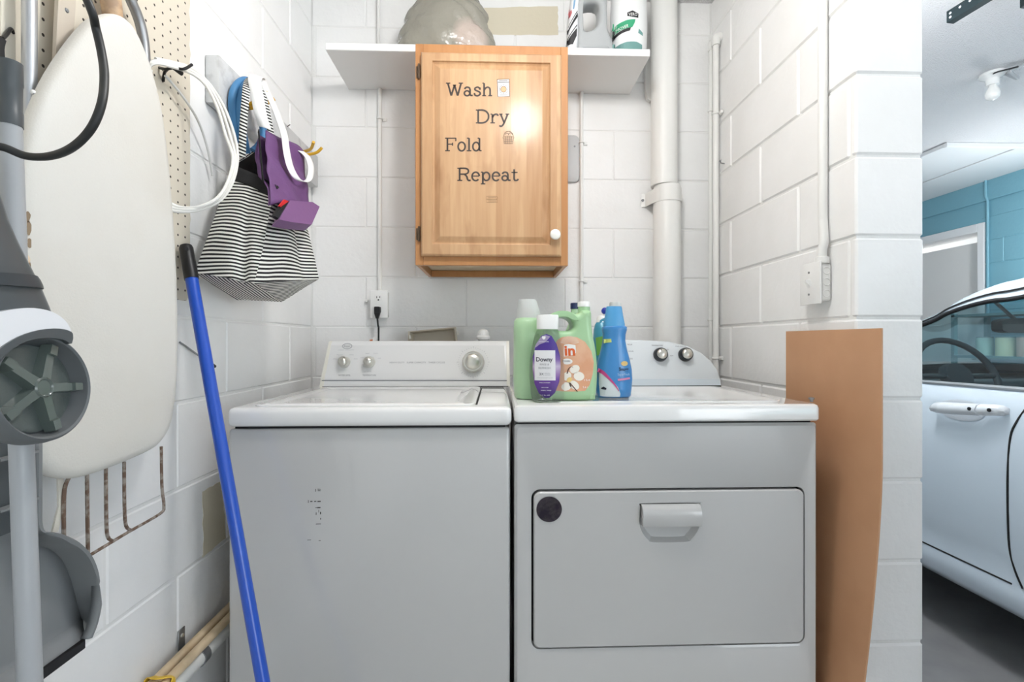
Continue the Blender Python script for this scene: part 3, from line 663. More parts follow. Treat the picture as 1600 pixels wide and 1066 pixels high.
for v in prof:
    r = []
    for k in range(n):
        a_ = 2 * math.pi * k / n; p = Vector((math.cos(a_) * v.x, math.sin(a_) * v.x * .62, v.y))
        q1 = p * 9 + Vector((2.3, 0, 1)); amp = min(1, v.y / .03)
        d = (abs(noise.noise(Vector((q1.x * .5 + q1.z * .9, q1.y * .6, q1.z * .6 - q1.x * .6)))) -   .25) * .030 + (abs(noise.noise(p * 22)) - .25) * .008 + noise.noise(p * 6) * .012 - .016 * max(0, 1 - abs(noise.noise(Vector((p.x * 7 + p.z * 9, p.y * 4, p.z * 4)))) * 5) ** 2
        dirv = Vector((math.cos(a_), math.sin(a_) * .62, .25)); r.append(gc + p + dirv * d * amp)
        if r[-1].z < stz + .001: r[-1].z = stz + .001
        r[-1].y = min(r[-1].y, BY - .008)
    rings.append(r)
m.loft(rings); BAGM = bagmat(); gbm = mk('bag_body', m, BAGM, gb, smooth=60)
m = M(); top = gc + Vector((0, 0, .312)); rings = []
for z, r0 in ((0, .03), (.012, .02), (.028, .022), (.06, .05), (.075, .062)):
    rings.append([top + Vector((math.cos(t) * (r0 + .007 * math.sin(5 * t)), math.sin(t) * (r0 + .007 * math.sin(5 * t)) * .7, z)) for t in [2 * math.pi * k / 40 for k in range(40)]])
m.loft(rings, cap=False); mk('tied_neck', m, BAGM, gb, smooth=60)

def sec_px(rows, Y, ry):
    """rows: (py, px_left, px_right) silhouette in the photo at distance Y"""
    out = []
    for i, (py, a, b) in enumerate(rows):
        A, B = P(a, py, Y=Y), P(b, py, Y=Y); out.append(((A.x + B.x) / 2, A.z, (B.x - A.x) / 2, ry[i] if isinstance(ry, list) else ry))
    return out
def upfrom(sec, z0):
    d = z0 - sec[0][1]; return [(a, z + d, c, e) for a, z, c, e in sec]
# white bottle with green label
YB = 1.757
j = thing('cleaner_bottle', P(981, 72, Y=YB), 'white round bottle with a green and black label, rightmost on the shelf', 'bottle'); j.location.z = stz; OFF[j.name] = Vector(j.location)
sec = upfrom(sec_px([(84, 959, 1005), (82, 956, 1008), (70, 955, 1009), (40, 954, 1010), (12, 954, 1010), (-14, 955, 1009), (-34, 962, 1001), (-48, 972, 992), (-58, 973, 991)], YB, [.056, .060, .0605, .0605, .0605, .060, .05, .03, .028]), stz)
m = bottle_loft(sec, YB, 2.1); pr = projector(m)
bt = mk('bottle_body', m, mat('cloudy_white_plastic', S(222, 224, 224), .3), j)
cxx, z1_ = sec[-1][0], sec[-1][1]; mk('cap', M().lathe([(0, 0), (.031, 0), (.031, .03), (.026, .034), (0, .034)], (cxx, YB, z1_ - .012)), mat('green_cap', S(60, 130, 104), .4), j)
def onb(pts, Y): return [P(a_, b_, Y=Y) for a_, b_ in pts]
GREEN = mat('label_green', S(56, 156, 114), .5); LINK = mat('label_black', S(44, 44, 46), .5); TEAL = mat('label_teal', S(104, 146, 142), .5)
yl = YB - .057
lb = mk('label', blob(onb([(957.5, 38), (966, 34), (980, 31.5), (992.5, 31), (991, 37), (987.5, 43.5), (972, 45), (957, 49)], yl), pr, 5), GREEN, bt, smooth=0, label='green label flash')
mk('label', blob(onb([(957, 50), (965, 47.5), (975, 45), (985.5, 43.8), (984, 48.5), (972, 50.5), (964, 53), (958, 55.5)], yl), pr, 4), LINK, bt, smooth=0)
mk('label', blob(onb([(980, 20), (988, 17.5), (997.5, 22), (997, 28.5), (988, 27.5), (980, 25.5)], yl), pr, 3), LINK, bt, smooth=0)
pr2 = projector(bottle_loft(sec, YB, 2.1), .0016)
text('lettering', 'VERO', P(988.5, 23.5, Y=yl), .011, WHITE, bt, width=.031, proj=pr2)
text('lettering', 'RUST', P(962.5, 38, Y=yl), .007, WHITE, bt, width=.018, proj=pr2, v=(0, 0, 1), u=(.97, 0, .16)); text('lettering', 'REMOVER', P(970.5, 42.3, Y=yl), .011, WHITE, bt, width=.052, proj=pr2, u=(.985, 0, .16))
mk('label', blob(onb([(957, 70), (966, 67), (980, 65.5), (994, 66), (1004, 69), (1004, 80), (980, 80), (957, 80)], yl), pr, 4), TEAL, bt, smooth=0)
mk('label', blob(onb([(998, 45), (1005, 50), (1005, 55), (997, 52)], yl), pr, 4), TEAL, bt, smooth=0)
# grey jug with a handle hole
YJ = 1.742
j = thing('grey_jug', P(925, 72, Y=YJ), 'grey plastic jug with a handle opening, standing beside the white bottle on the shelf', 'jug'); j.location.z = stz; OFF[j.name] = Vector(j.location)
def xz(pts, Y): return [(P(a_, b_, Y=Y).x, P(a_, b_, Y=Y).z) for a_, b_ in pts]
out = xz([(902, 71), (953, 71), (955, 66), (954, 55), (950, 45), (946, 30), (946, 5), (945, -18), (930, -24), (915, -22), (903, -10), (900, 10), (900, 40), (899, 60), (900, 68)], YJ)
hole = xz([(910, 0), (931, -1), (932, 20), (929, 32), (921, 39), (911, 39), (909.5, 20)], YJ)
dzj = stz + .001 - min(z for _, z in out)
out = [(x, z + dzj) for x, z in out]; hole = [(x, z + dzj) for x, z in hole]
mk('jug_body', curve2d(s2(out, 4), [s2(hole, 4)], .075, .018, YJ - .04, 4), mat('grey_jug_plastic', S(166, 169, 170), .28), j, smooth=50)
mk('neck', M().lathe([(0, 0), (.022, 0), (.022, .035), (0, .035)], (P(937, -20, Y=YJ).x, YJ, out[7][1] - .008)), mat('grey_jug_neck', S(150, 152, 154), .3), j)
mk('cap', M().lathe([(0, 0), (.025, 0), (.025, .024), (.021, .027), (0, .027)], (P(937, -20, Y=YJ).x, YJ, out[7][1] + .022)), mat('black_cap', S(40, 40, 42), .4), j)
# leaning bottle with printed wrap
YJ2 = 1.732
j = thing('printed_bottle', P(893, 72, Y=YJ2), 'slim bottle with black and white striped print, left of the grey jug', 'bottle'); j.location.z = stz; OFF[j.name] = Vector(j.location)
sec = upfrom(sec_px([(71, 885, 900), (68, 884, 902), (50, 885, 903), (25, 886.5, 904), (0, 889, 906), (-20, 892, 904), (-30, 895, 902)], YJ2, [.03, .032, .033, .033, .032, .022, .012]), stz)
m = bottle_loft(sec, YJ2, 2.6); pr = projector(m); pb = mk('bottle_body', m, mat('pale_print_white', S(214, 216, 218), .4), j)
mk('cap', M().lathe([(0, 0), (.014, 0), (.014, .025), (0, .027)], (sec[-1][0], YJ2, sec[-1][1] - .004)), BLACK, j)
for i, (c_, pts) in enumerate(((LINK, [(885.5, 70), (885.5, 64), (901.5, 44), (901, 56), (895, 70)]), (LINK, [(886, 49), (902.5, 20), (903, 26), (886, 53)]), (LINK, [(886, 60), (902, 38), (902, 40), (886, 62.5)]), (mat('print_red', S(196, 120, 122), .5), [(887.5, 24), (889, 15), (893, 15), (894, 20), (891, 26)]), (mat('print_blue', S(112, 150, 182), .5), [(895, 15), (896.5, 0), (899.5, 0), (897, 15)]), (LINK, [(888, 40), (902, 17), (902.5, 18.5), (888, 42)]))):
    mk('print_stripe', blob([x + Vector((0, 0, 0)) for x in onb(pts, YJ2 - .03)], pr, 4), c_, pb, smooth=0)

# ------------------------------------------------------------------ pipes and electrics on the back wall
YP = BY - .058
def vtube(px, py0, py1, Y, r, mat_=PIPEW, n=20): return M().tube([P(px, py0, Y=Y), Vector((P(px, py0, Y=Y).x, Y, P(px, py1, Y=Y).z))], r, n)
dp = thing('drain_pipe', (P(1040, 533, Y=YP).x, YP, .12), 'thick white painted drain pipe strapped to the back wall, right of the shelf', 'pipe')
xu = P(1037.5, 200, Y=YP).x; xw = P(1042, 400, Y=YP).x; zc = P(1040, 291, Y=YP).z
mk('upper_pipe', M().lathe([(0, 0), (.0515, 0), (.0515, CZ - zc - .001), (0, CZ - zc - .001)], (xu, YP, zc), n=32), PIPEW, dp)
mk('lower_pipe', M().lathe([(0, 0), (.0535, 0), (.0535, zc - .13), (.052, zc - .122), (0, zc - .122)], (xw, YP, .12), n=32), PIPEW, dp)
sz0, sz1 = P(1040, 318, Y=YP).z, P(1040, 297, Y=YP).z; m = M()
pth = [Vector((xw - .088, BY - .004, 0)), Vector((xw - .072, BY - .006, 0)), Vector((xw - .06, YP, 0))] + [Vector((xw + .0562 * math.cos(t), YP + .0562 * math.sin(t), 0)) for t in [R(195 + 150 * k / 12) for k in range(13)]] + [Vector((xw + .058, BY - .02, 0)), Vector((xw + .062, BY - .006, 0)), Vector((xw + .085, BY - .004, 0))]
m.loft([[p + Vector((0, 0, sz0)), p + Vector((0, 0, sz1)), (p + (Vector((xw, YP, 0)) - p).normalized() * .002) + Vector((0, 0, sz1)), (p + (Vector((xw, YP, 0)) - p).normalized() * .002) + Vector((0, 0, sz0))] for p in pth])
mk('strap', m, PIPEW, dp)
mk('strap_screw', M().lathe([(0, -.002), (.006, -.002), (.005, .003), (0, .004)], (xw - .082, BY - .006, (sz0 + sz1) / 2), (0, -1, 0), 12), STEEL, dp)

def wall_conduit(name, px, z0, z1, Y, r, label, clips, clip_side=1):
    x = P(px, 300, Y=Y).x; o = thing(name, (x, Y, z0), label, 'conduit')
    mk('tube', M().tube([(x, Y, z0), (x, Y, z1)], r, 12), PIPEW, o)
    for z in clips:
        c = M().tube([Vector((x + math.cos(t) * (r + .0015), Y + math.sin(t) * (r + .0015), z)) for t in [2 * math.pi * k / 14 for k in range(14)]], .003, 6, True)
        c.box((x + clip_side * r, BY - .006, z - .006), (x + clip_side * (r + .018), BY - .001, z + .006), .001, 1); mk('clip', c, PIPEW, o)
    return o
oz1 = P(592, 454, Y=BY - .04).z
wall_conduit('conduit', 593.5, oz1 - .002, sbz - .001, BY - .012, .0085, 'thin white conduit dropping from the shelf to the outlet with the black plug', [P(593, 188, Y=BY).z])
wall_conduit('conduit', 591.5, stz + .001, CZ - .001, BY - .012, .007, 'thin white conduit rising above the left half of the shelf', [])
wall_conduit('conduit', 908.5, P(908, 545, Y=BY).z, sbz - .001, BY - .012, .008, 'thin white conduit on the back wall just right of the wooden cabinet', [P(908, 225, Y=BY).z, P(908, 440, Y=BY).z])
# blank grey cover plate half behind the cabinet
p0, p1 = P(862, 284, Y=BY - .012), P(905.5, 211, Y=BY - .012)
bp = thing('blank_plate', ((p0.x + p1.x) / 2, BY - .001, p0.z), 'grey rounded blank cover plate on the back wall, peeping out right of the cabinet', 'cover plate')
GP = mat('painted_grey_plate', S(196, 198, 199), .5)
m = M(); m.loft([[Vector((x, y, z)) for x, z in rrect(p0.x + i, p1.x - i, p0.z + i, p1.z - i, .022, 5)] for y, i in ((BY - .001, 0), (BY - .009, 0), (BY - .012, .003))]); mk('plate', m, GP, bp)
mk('screw', M().lathe([(0, 0), (.004, 0), (.003, .0015), (0, .002)], (p1.x - .02, BY - .012, (p0.z + p1.z) / 2 + .05), (0, -1, 0), 10), STEEL, bp)

# outlet
YO = BY - .045
a, b = P(578.5, 497, Y=YO), P(606, 454, Y=YO)
ol = thing('wall_outlet', ((a.x + b.x) / 2, BY, a.z), 'white surface-mounted wall outlet box above the left end of the washer', 'outlet')
mk('box', M().box((a.x + .004, YO + .004, a.z + .004), (b.x - .004, BY - .001, b.z - .004), .004), PIPEW, ol)
pm = mk('cover_plate', M().box((a.x, YO - .001, a.z), (b.x, YO + .004, b.z), .002), WHITE, ol)
oxc = (a.x + b.x) / 2 - .002
for py in (466.5, 486):
    c = Vector((oxc, YO - .001, P(592, py, Y=YO).z)); rec = mk('receptacle', M().prism([c + Vector((x, 0, z)) for x, z in rrect(-.0145, .0145, -.0135, .0135, .008, 4)], (0, -.0018, 0)), WHITE, ol)
    if py < 470:
        mk('slot', M().box(c + Vector((-.0075, -.0022, .0005)), c + Vector((-.005, -.001, .0085))).box(c + Vector((.0045, -.0022, .0015)), c + Vector((.007, -.001, .0085))), DARK, rec, smooth=0)
        mk('ground_hole', M().lathe([(0, 0), (.0032, 0), (.0032, .001), (0, .001)], c + Vector((0, -.0015, -.006)), (0, -1, 0), 12), DARK, rec, smooth=0)
mk('side_lug', M().lathe([(0, 0), (.006, 0), (.006, .01), (0, .012)], P(573, 470, Y=BY - .002), (0, -1, 0), 10), PIPEW, ol)
pc = P(590.5, 484, Y=YO - .003)
pg = thing('power_plug', pc + Vector((0, 0, -.03)), 'black power plug in the wall outlet, its cord dropping behind the washer', 'plug')
m = M(); m.loft([[pc + Vector((x * s_, y, z)) for x, z in rrect(-.0125, .0125, -.013, .011, .004, 3)] for y, s_ in ((0, 1), (-.012, 1), (-.018, .85))]); m.loft([[pc + Vector((x * w_, y_, zz)) for x, y_ in ((-1, -.003), (1, -.003), (1, -.016), (-1, -.016))] for zz, w_ in ((-.012, .0115), (-.022, .009), (-.036, .0045))])
mk('plug_body', m, BLACK, pg)
mk('cord', M().tube(crom([pc + Vector((0, -.0095, -.034)), pc + Vector((.003, -.0095, -.065)), P(591.5, 512, Y=YO - .006), P(591.5, 530, Y=YO + .004), P(592, 552, Y=YO + .012), P(596, 620, Y=YO + .014)], 5), .0036, 8), BLACK, pg)

# beige tray standing on edge behind the washer, and a ribbed white cap
YT = 1.90
a, b = P(637, 560, Y=YT), P(716, 511, Y=YT)
tr = thing('plastic_tray', ((a.x + b.x) / 2, YT, a.z), 'beige plastic tray standing on edge behind the washer console', 'tray')
TR = mat('beige_plastic', S(206, 197, 180), .5)
z_ = [P(639, 519, Y=YT).z, P(712, 511, Y=YT).z]
f0 = [P(637, 560, Y=YT), P(718, 560, Y=YT), P(712.5, 511, Y=YT), P(637.5, 518, Y=YT)]; ctr = sum(f0, Vector()) / 4
def shrink(k, dy): return [ctr + (p - ctr) * k + Vector((0, dy, 0)) for p in f0]
m = M(); m.loft([shrink(1, 0), shrink(.93, -.001), shrink(.9, .005), shrink(.82, .042)], cap=False); m.face(shrink(.82, .042)); m.loft([shrink(1, 0), shrink(1, .004), shrink(.87, .046)], cap=False); m.face(shrink(.87, .046))
mk('tray_body', m, TR, tr, smooth=20)
for px, py in ((640, 527), (714, 521)):
    mk('tray_lug', M().tube([P(px, py - 3, Y=YT - .002), P(px + 1, py + 3, Y=YT - .002)], .005, 8), CREAM, tr)
vc = P(755, 529, Y=1.84)
vk = thing('standpipe', Vector((vc.x, 1.84, 0)), 'white standpipe with a ribbed domed cap, behind the washer right of the beige tray', 'pipe')
m = M(); rings = []
for z, r0 in ((-vc.z + .002, .018), (-.004, .018), (-.003, .026), (.006, .0265), (.012, .021), (.024, .0195), (.031, .0165), (.036, .009), (.037, .001)):
    rings.append([Vector((vc.x + (r0 + (.0009 if k % 2 and -.001 < z < .03 else 0)) * math.cos(2 * math.pi * k / 36), 1.84 + (r0 + (.0009 if k % 2 and -.001 < z < .03 else 0)) * math.sin(2 * math.pi * k / 36), vc.z + z)) for k in range(36)])
m.loft(rings); mk('dome', m, WHITE, vk, smooth=30)
wc = thing('wire_connector', P(580, 535, Y=1.87), 'orange tipped wire connector lying behind the washer console beside the plug cord', 'connector')
c = Vector(wc.location); mk('connector_body', M().tube([c + Vector((-.004, 0, .004)), c + Vector((.008, 0, .006))], .006, 10), mat('orange_plastic', S(196, 120, 84), .5), wc); mk('wire', M().tube(crom([c + Vector((-.06, .01, -.004)), c + Vector((-.03, .005, 0)), c + Vector((0, 0, .006))], 4), .002, 6), LGREY, wc); mk('white_sleeve', M().tube([c + Vector((.010, 0, .0)), c + Vector((.018, .002, .018))], .0085, 10), WHITE, wc)

# pipes in the right corner, on the right wall
def corner_pipe(px, r, label, ptop, pbot, X, clips):
    t = P(px, ptop, X=X); o = thing('water_pipe', (X, t.y, .3), label, 'pipe')
    mk('tube', M().tube([(X, t.y, .3), (X, t.y, t.z)], r, 14), PIPEW, o)
    mk('elbow', M().tube(crom([(X, t.y, t.z - .02), (X, t.y, t.z + .004), (X + .004, t.y, t.z + .014), (RX - .001, t.y, t.z + .016)], 5), r * 1.45, 12), PIPEW, o)
    for py in clips:
        z = P(px, py, X=X).z; c_ = M().tube([Vector((X + math.cos(q_) * (r + .001), t.y + math.sin(q_) * (r + .001), z)) for q_ in [2 * math.pi * k / 14 for k in range(14)]], .0038, 6, True)
        c_.box((RX - .014, t.y - r - .014, z - .007), (RX - .002, t.y - .001, z + .007), .002, 1); mk('clip', c_, PIPEW, o)
corner_pipe(1118.5, .0115, 'thin white vertical pipe with an elbow, nearer of two in the right rear corner', 64, 575, RX - .022, (178, 560))
corner_pipe(1110.6, .008, 'thinner white vertical pipe of two, hard in the right rear corner', 72, 575, RX - .026, (174, 500))
nl = thing('wall_nail', P(1131, 256, X=RX - .002), 'small bent nail in the right wall beside the corner pipes', 'nail'); c = Vector(nl.location)
mk('shank', M().tube([c + Vector((.006, 0, 0)), c + Vector((-.012, 0, .003)), c + Vector((-.016, -.004, .010))], .0022, 8), STEEL, nl); mk('head', M().lathe([(0, 0), (.005, 0), (.005, .0015), (0, .0015)], c + Vector((-.016, -.004, .010)), (-.5, -.2, .8), 10), STEEL, nl)

# switch box and its conduit on the right wall
sb_n = P(1300, 440, X=RX - .001).y; SXF = RX - .036
ztp, zbt = P(1298, 410, X=RX - .01).z, P(1298, 470, X=RX - .01).z
sw = thing('switch_box', (RX, sb_n + .035, zbt), 'white surface-mounted light switch box on the right wall with knockouts in its near side', 'light switch')
m = M(); m.box((SXF + .004, sb_n, zbt), (RX - .001, sb_n + .074, ztp), .008, 3); sbx = mk('box', m, PIPEW, sw)
for k in range(3):
    z = ztp + (zbt - ztp) * (.2 + .3 * k); mk('knockout', M().tube([Vector(((SXF + RX) / 2 + .002 + .0095 * math.cos(t), sb_n - .0003, z + .0095 * math.sin(t))) for t in [2 * math.pi * i / 20 for i in range(20)]], .0011, 6, True), PIPEW, sbx)
sp = mk('switch_plate', M().box((SXF - .001, sb_n - .004, zbt - .007), (SXF + .005, sb_n + .080, ztp + .005), .002), WHITE, sw)
zm = (ztp + zbt) / 2; ym = sb_n + .040
m = M(); m.loft([[Vector((SXF - .001, ym + y, zm + z)) for y, z in ((-.005, -.011), (.005, -.011), (.005, .011), (-.005, .011))], [Vector((SXF - .012, ym + y, zm + .008 + z)) for y, z in ((-.0035, -.003), (.0035, -.003), (.0035, .003), (-.0035, .003))]]); mk('toggle', m, WHITE, sp)
for dz_ in (.03, -.03): mk('screw', M().lathe([(0, 0), (.0032, 0), (.003, .0012), (0, .0015)], (SXF - .001, ym, zm + dz_), (-1, 0, 0), 10), STEEL, sp)
c2 = P(1285.5, 200, X=RX - .014); yq = sb_n + .012
sc_ = thing('conduit', (RX - .014, c2.y, ztp), 'white conduit running down the right wall with a bend into the switch box', 'conduit')
mk('tube', M().tube(crom([(RX - .02, yq, ztp - .002), (RX - .02, yq, ztp + .03), (RX - .017, yq - .003, ztp + .06), (RX - .014, c2.y + (yq - c2.y) * .2, ztp + .11), (RX - .014, c2.y, ztp + .15), (RX - .014, c2.y, ztp + .4), (RX - .014, c2.y, CZ - .001)], 6), .0115, 16), PIPEW, sc_)
mk('coupling', M().lathe([(0, 0), (.017, 0), (.017, .016), (.0125, .018), (0, .018)], (RX - .02, yq, ztp), n=18), PIPEW, sc_)

# hardboard sheet wedged between the dryer and the right wall
XT = RX - .012
yn, yf_ = P(1377, 513, X=XT).y, P(1228, 518, X=XT).y; zhb = P(1377, 513, X=XT).z
def hx(z):
    t = max(0, min(1, (.80 - z) / .8)); return XT - .085 * t ** 1.5
hb = thing('hardboard_sheet', (XT, (yn + yf_) / 2, 0), 'brown hardboard sheet leaning bowed between the dryer and the right wall', 'board')
m = M(); N = 24
m.loft([[Vector((hx(z), yn, z)), Vector((hx(z), yf_, z)), Vector((hx(z) + .004, yf_, z)), Vector((hx(z) + .004, yn, z))] for z in [zhb * k / N + .0 for k in range(N + 1)]])
mk('sheet', m, HARD, hb, smooth=20)

# ------------------------------------------------------------------ bottles on the dryer
def yfoot(py): return P(900, py, Z=dzd + .001).y
BZ = dzd + .0012
# clear softener bottle with the purple label
Y1 = yfoot(627) - .0; Y1 = P(856, 629, Z=BZ).y + .02
t1 = thing('softener_bottle', (P(856, 625, Y=Y1).x, Y1, BZ), 'clear bottle with white cap and purple oval label, frontmost on the dryer', 'bottle', )
Yf1 = Y1
sec = upfrom(sec_px([(630, 834, 878), (628.5, 832, 880), (615, 829.5, 881), (590, 827, 882), (565, 828, 880.5), (545, 831, 877.5), (530, 834.5, 874.5), (522, 837, 873), (516, 840, 871)], Yf1, [.024, .027, .0285, .0285, .028, .026, .024, .021, .018]), BZ)
m = bottle_loft(sec, Y1, 2.3, 44); pr = projector(m, .0007); p2 = projector(m, .0012); p3 = projector(m, .0017); p4 = projector(m, .0021)
CLEAR = mat('clear_plastic', (.98, .985, .98, 1), .06, trans=.95, ior=1.14)
b1 = mk('bottle_body', m, CLEAR, t1)
zc_ = sec[-1][1]; mk('cap', bottle_loft([(sec[-1][0], zc_ - .002, .0275, .021), (sec[-1][0], zc_ + .031, .0275, .021), (sec[-1][0], zc_ + .0345, .026, .0195), (sec[-1][0], zc_ + .035, .018, .013)], Y1, 3.2), WHITE, t1)
def purple():
    m = mat('purple_label', S(88, 56, 142), .4); nt = m.node_tree; b = nt.nodes['Principled BSDF']; g = nd(nt, 'ShaderNodeNewGeometry'); sx = nd(nt, 'ShaderNodeSeparateXYZ'); nt.links.new(g.outputs['Position'], sx.inputs[0])
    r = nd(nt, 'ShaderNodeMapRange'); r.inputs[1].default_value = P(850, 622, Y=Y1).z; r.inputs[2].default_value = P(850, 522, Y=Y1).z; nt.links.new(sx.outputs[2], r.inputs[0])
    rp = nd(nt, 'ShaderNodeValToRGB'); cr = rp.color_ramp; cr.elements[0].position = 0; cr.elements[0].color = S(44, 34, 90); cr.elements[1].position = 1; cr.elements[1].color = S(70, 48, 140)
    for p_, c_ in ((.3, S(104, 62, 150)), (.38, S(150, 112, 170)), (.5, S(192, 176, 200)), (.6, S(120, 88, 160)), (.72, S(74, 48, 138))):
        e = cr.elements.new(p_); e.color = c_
    nt.links.new(r.outputs[0], rp.inputs[0]); nt.links.new(rp.outputs[0], b.inputs['Base Color']); return m
YL1 = Y1 - .026
lb = mk('label', blob(onb([(854, 522), (862, 525), (870, 538), (875.5, 556), (876.5, 575), (874, 597), (867, 614), (858, 622), (851, 622), (842, 615), (835.5, 600), (832.5, 578), (833, 558), (838, 538), (846, 525)], YL1), pr, 8), purple(), b1, smooth=0, label='purple oval label')
mk('label_flash', blob(onb([(845, 527), (852, 523.5), (860, 526), (852, 535), (843, 538.5), (835, 545), (838, 538)], YL1), p2, 5), mat('label_lilac', S(158, 146, 178), .5), b1, smooth=0)
mk('label_card', blob([p for i in range(4) for p in [onb([(835.5, 547.5), (867.5, 547.5), (868, 594.5), (835.5, 594.5)], YL1)[i].lerp(onb([(835.5, 547.5), (867.5, 547.5), (868, 594.5), (835.5, 594.5)], YL1)[(i + 1) % 4], k / 5) for k in range(5)]], p2, 7), mat('label_paper', S(228, 227, 228), .6), b1, smooth=0, label='white text panel')
NAVY = mat('navy_ink', S(34, 32, 50), .5)
def lt(t, px, py, wpx, hpx, m_, par, Yb, pj, bold=0): text('lettering', t, P(px, py, Y=Yb), hpx * Yb / F, m_, par, width=wpx * Yb / F, proj=pj, bold=bold)
lt('Downy', 850.5, 561.5, 25.5, 6.6, NAVY, b1, YL1, p3, .018); lt('RINSE &', 850.5, 569.5, 14, 3.2, GINK, b1, YL1, p3); lt('REFRESH', 850.5, 575, 18, 3.2, GINK, b1, YL1, p3)
lt('3X', 846, 584.5, 7, 3.8, NAVY, b1, YL1, p3); lt('FRESHER', 855, 583.4, 9, 1.5, GINK, b1, YL1, p3); lt('CLOTHES', 855, 586, 9, 1.5, GINK, b1, YL1, p3); lt('THAN DETERGENT ALONE', 851, 590.5, 25, 1.4, MID, b1, YL1, p3)
lt('FRESH LAVENDER', 851, 598, 17, 1.6, WHITE, b1, YL1, p3); lt('SAFE FOR', 851, 605.5, 11, 1.5, WHITE, b1, YL1, p3); lt('FABRIC RINSE', 853, 610, 16, 1.6, WHITE, b1, YL1, p3); lt('25.5 FL OZ', 851, 617.5, 16, 1.7, WHITE, b1, YL1, p3); lt('LAUNDRY CARE', 850, 534, 15, 1.6, WHITE, b1, YL1, p3)
mk('label_shield', blob(onb([(847, 525.5), (852.5, 525.5), (852.3, 529), (849.8, 531), (847.3, 529)], YL1), p3, 3), WHITE, b1, smooth=0)

# pale green jug seen end on
YG = P(825, 624, Z=BZ).y + .045; YGF = YG - .04
MINT = mat('mint_green_plastic', S(170, 206, 164), .34, coat=.15); MINT2 = mat('mint_green_jug_plastic', S(166, 204, 158), .34, coat=.15)
t2 = thing('detergent_jug', (P(828, 620, Y=YG).x, YG, BZ), 'mint green jug with a frosted measuring cap, leftmost of the bottles on the dryer', 'jug')
sec = upfrom(sec_px([(625, 807, 849), (623, 804.5, 851), (600, 803, 853), (570, 803, 853), (540, 803.5, 852), (515, 803.5, 850), (503, 804, 848), (499, 806, 846), (497, 811, 842)], YGF, [.05, .055, .057, .057, .057, .055, .05, .044, .03]), BZ)
m = bottle_loft(sec, YG, 2.8, 44)
for v in m.b.verts:                       # grip scoop on the side that faces the room
    if v.co.y < YG:
        k = (v.co.z - P(820, 560, Y=YGF).z) / .055; s_ = (v.co.x - P(840, 560, Y=YGF).x) / .02
        v.co.y += .012 * math.exp(-k * k - s_ * s_)
b2 = mk('jug_body', m, MINT, t2, smooth=60)
FROST = mat('frosted_cap', S(226, 230, 228), .3, trans=.35)
zc_ = sec[-1][1]; sc2 = [(827.5, 497.5, 21), (827, 492, 19.8), (826.5, 480, 17.5), (825.5, 469, 15), (825, 466.5, 13.5), (825, 466.2, 8)]
mk('cap', bottle_loft([(P(a_, 500, Y=YGF).x, P(a_, b_, Y=YGF).z, r_ * YGF / F, r_ * YGF / F * .95) for a_, b_, r_ in sc2], YG, 2.2, 36), FROST, t2)
mk('spout', M().lathe([(0, 0), (.012, 0), (.010, .022), (0, .024)], (P(826, 500, Y=YGF).x, YG, zc_ + .001)), mat('cap_inner', S(214, 170, 164), .5), t2)

# green jug with handle, peach label
YN = P(895, 627, Z=BZ).y
t3 = thing('detergent_jug', (P(895, 620, Y=YN).x, YN + .045, BZ), 'green jug with a looped handle and peach flower label, right behind the purple-label bottle', 'jug')
out = xz([(852, 622), (856, 626), (892, 627), (928, 626.5), (932, 620), (934.5, 595), (934.5, 570), (932, 545), (928.5, 528), (926, 510), (925.4, 497), (925, 487), (921, 484.5), (911, 484.5), (907, 488), (900, 490.5), (890, 486), (878, 485), (866, 488), (858, 495), (853, 505), (850, 520), (849, 545), (849, 580), (850, 605)], YN)
dzj = BZ - min(z for _, z in out); out = [(x, z + dzj) for x, z in out]
hole = [(x, z + dzj) for x, z in xz([(868, 500), (874, 496), (884, 496), (892, 500), (896, 507), (895, 513), (889, 516.5), (880, 517), (871, 515.5), (867, 508)], YN)]
gm = curve2d(s2(out, 4), [s2(hole, 4)], .088, .016, YN, 4); pr = projector(gm, .0008); p2 = projector(gm, .0014); p3 = projector(gm, .002)
b3 = mk('jug_body', gm, MINT2, t3, smooth=50)
nc = P(915.8, 480, Y=YN); nz = P(915, 478.5, Y=YN).z + dzj
mk('neck', M().lathe([(0, -.06), (.0168, -.06), (.0160, -.02), (.0156, 0), (0, 0)], (nc.x, YN + .03, nz), n=28), MINT2, t3)
mk('cap', M().lathe([(0, 0), (.0166, 0), (.0166, .010), (.0145, .0135), (0, .014)], (nc.x, YN + .03, nz), n=28), WHITE, t3)
peach = mk('label', blob(onb([(870, 531), (878, 527), (888, 525.5), (901, 527), (914, 534), (924, 549), (928, 566), (926, 585), (921, 602), (914, 611), (895, 612), (878, 611.5), (866, 610), (862, 585), (862, 555), (865, 541)], YN), pr, 6), mat('peach_label', S(222, 164, 128), .5, vary=(25, S(232, 186, 152), .4, .7)), b3, smooth=0, label='peach label with white flowers')
rm = M()
for k in range(15):
    a_ = R(20 + 140 * k / 14); c = P(890, 540, Y=YN); d = Vector((math.cos(a_), 0, math.sin(a_))); t_ = Vector((-math.sin(a_), 0, math.cos(a_)))
    rm.face([p2(c + d * .006), p2(c + d * .024 + t_ * .0008), p2(c + d * .026), p2(c + d * .024 - t_ * .0008)])
mk('label_rays', rm, mat('label_cream', S(240, 232, 216), .5), b3, smooth=0, recalc=False)
OW = mat('label_white', S(244, 242, 238), .5)
me = text_mesh('in')
mk('logo_plate', blob(onb([(881.5, 539), (888, 537.5), (899, 539.5), (900, 551), (897.5, 554), (889, 556), (881, 557.5), (880.5, 548)], YN), p2, 3), OW, b3, smooth=0)
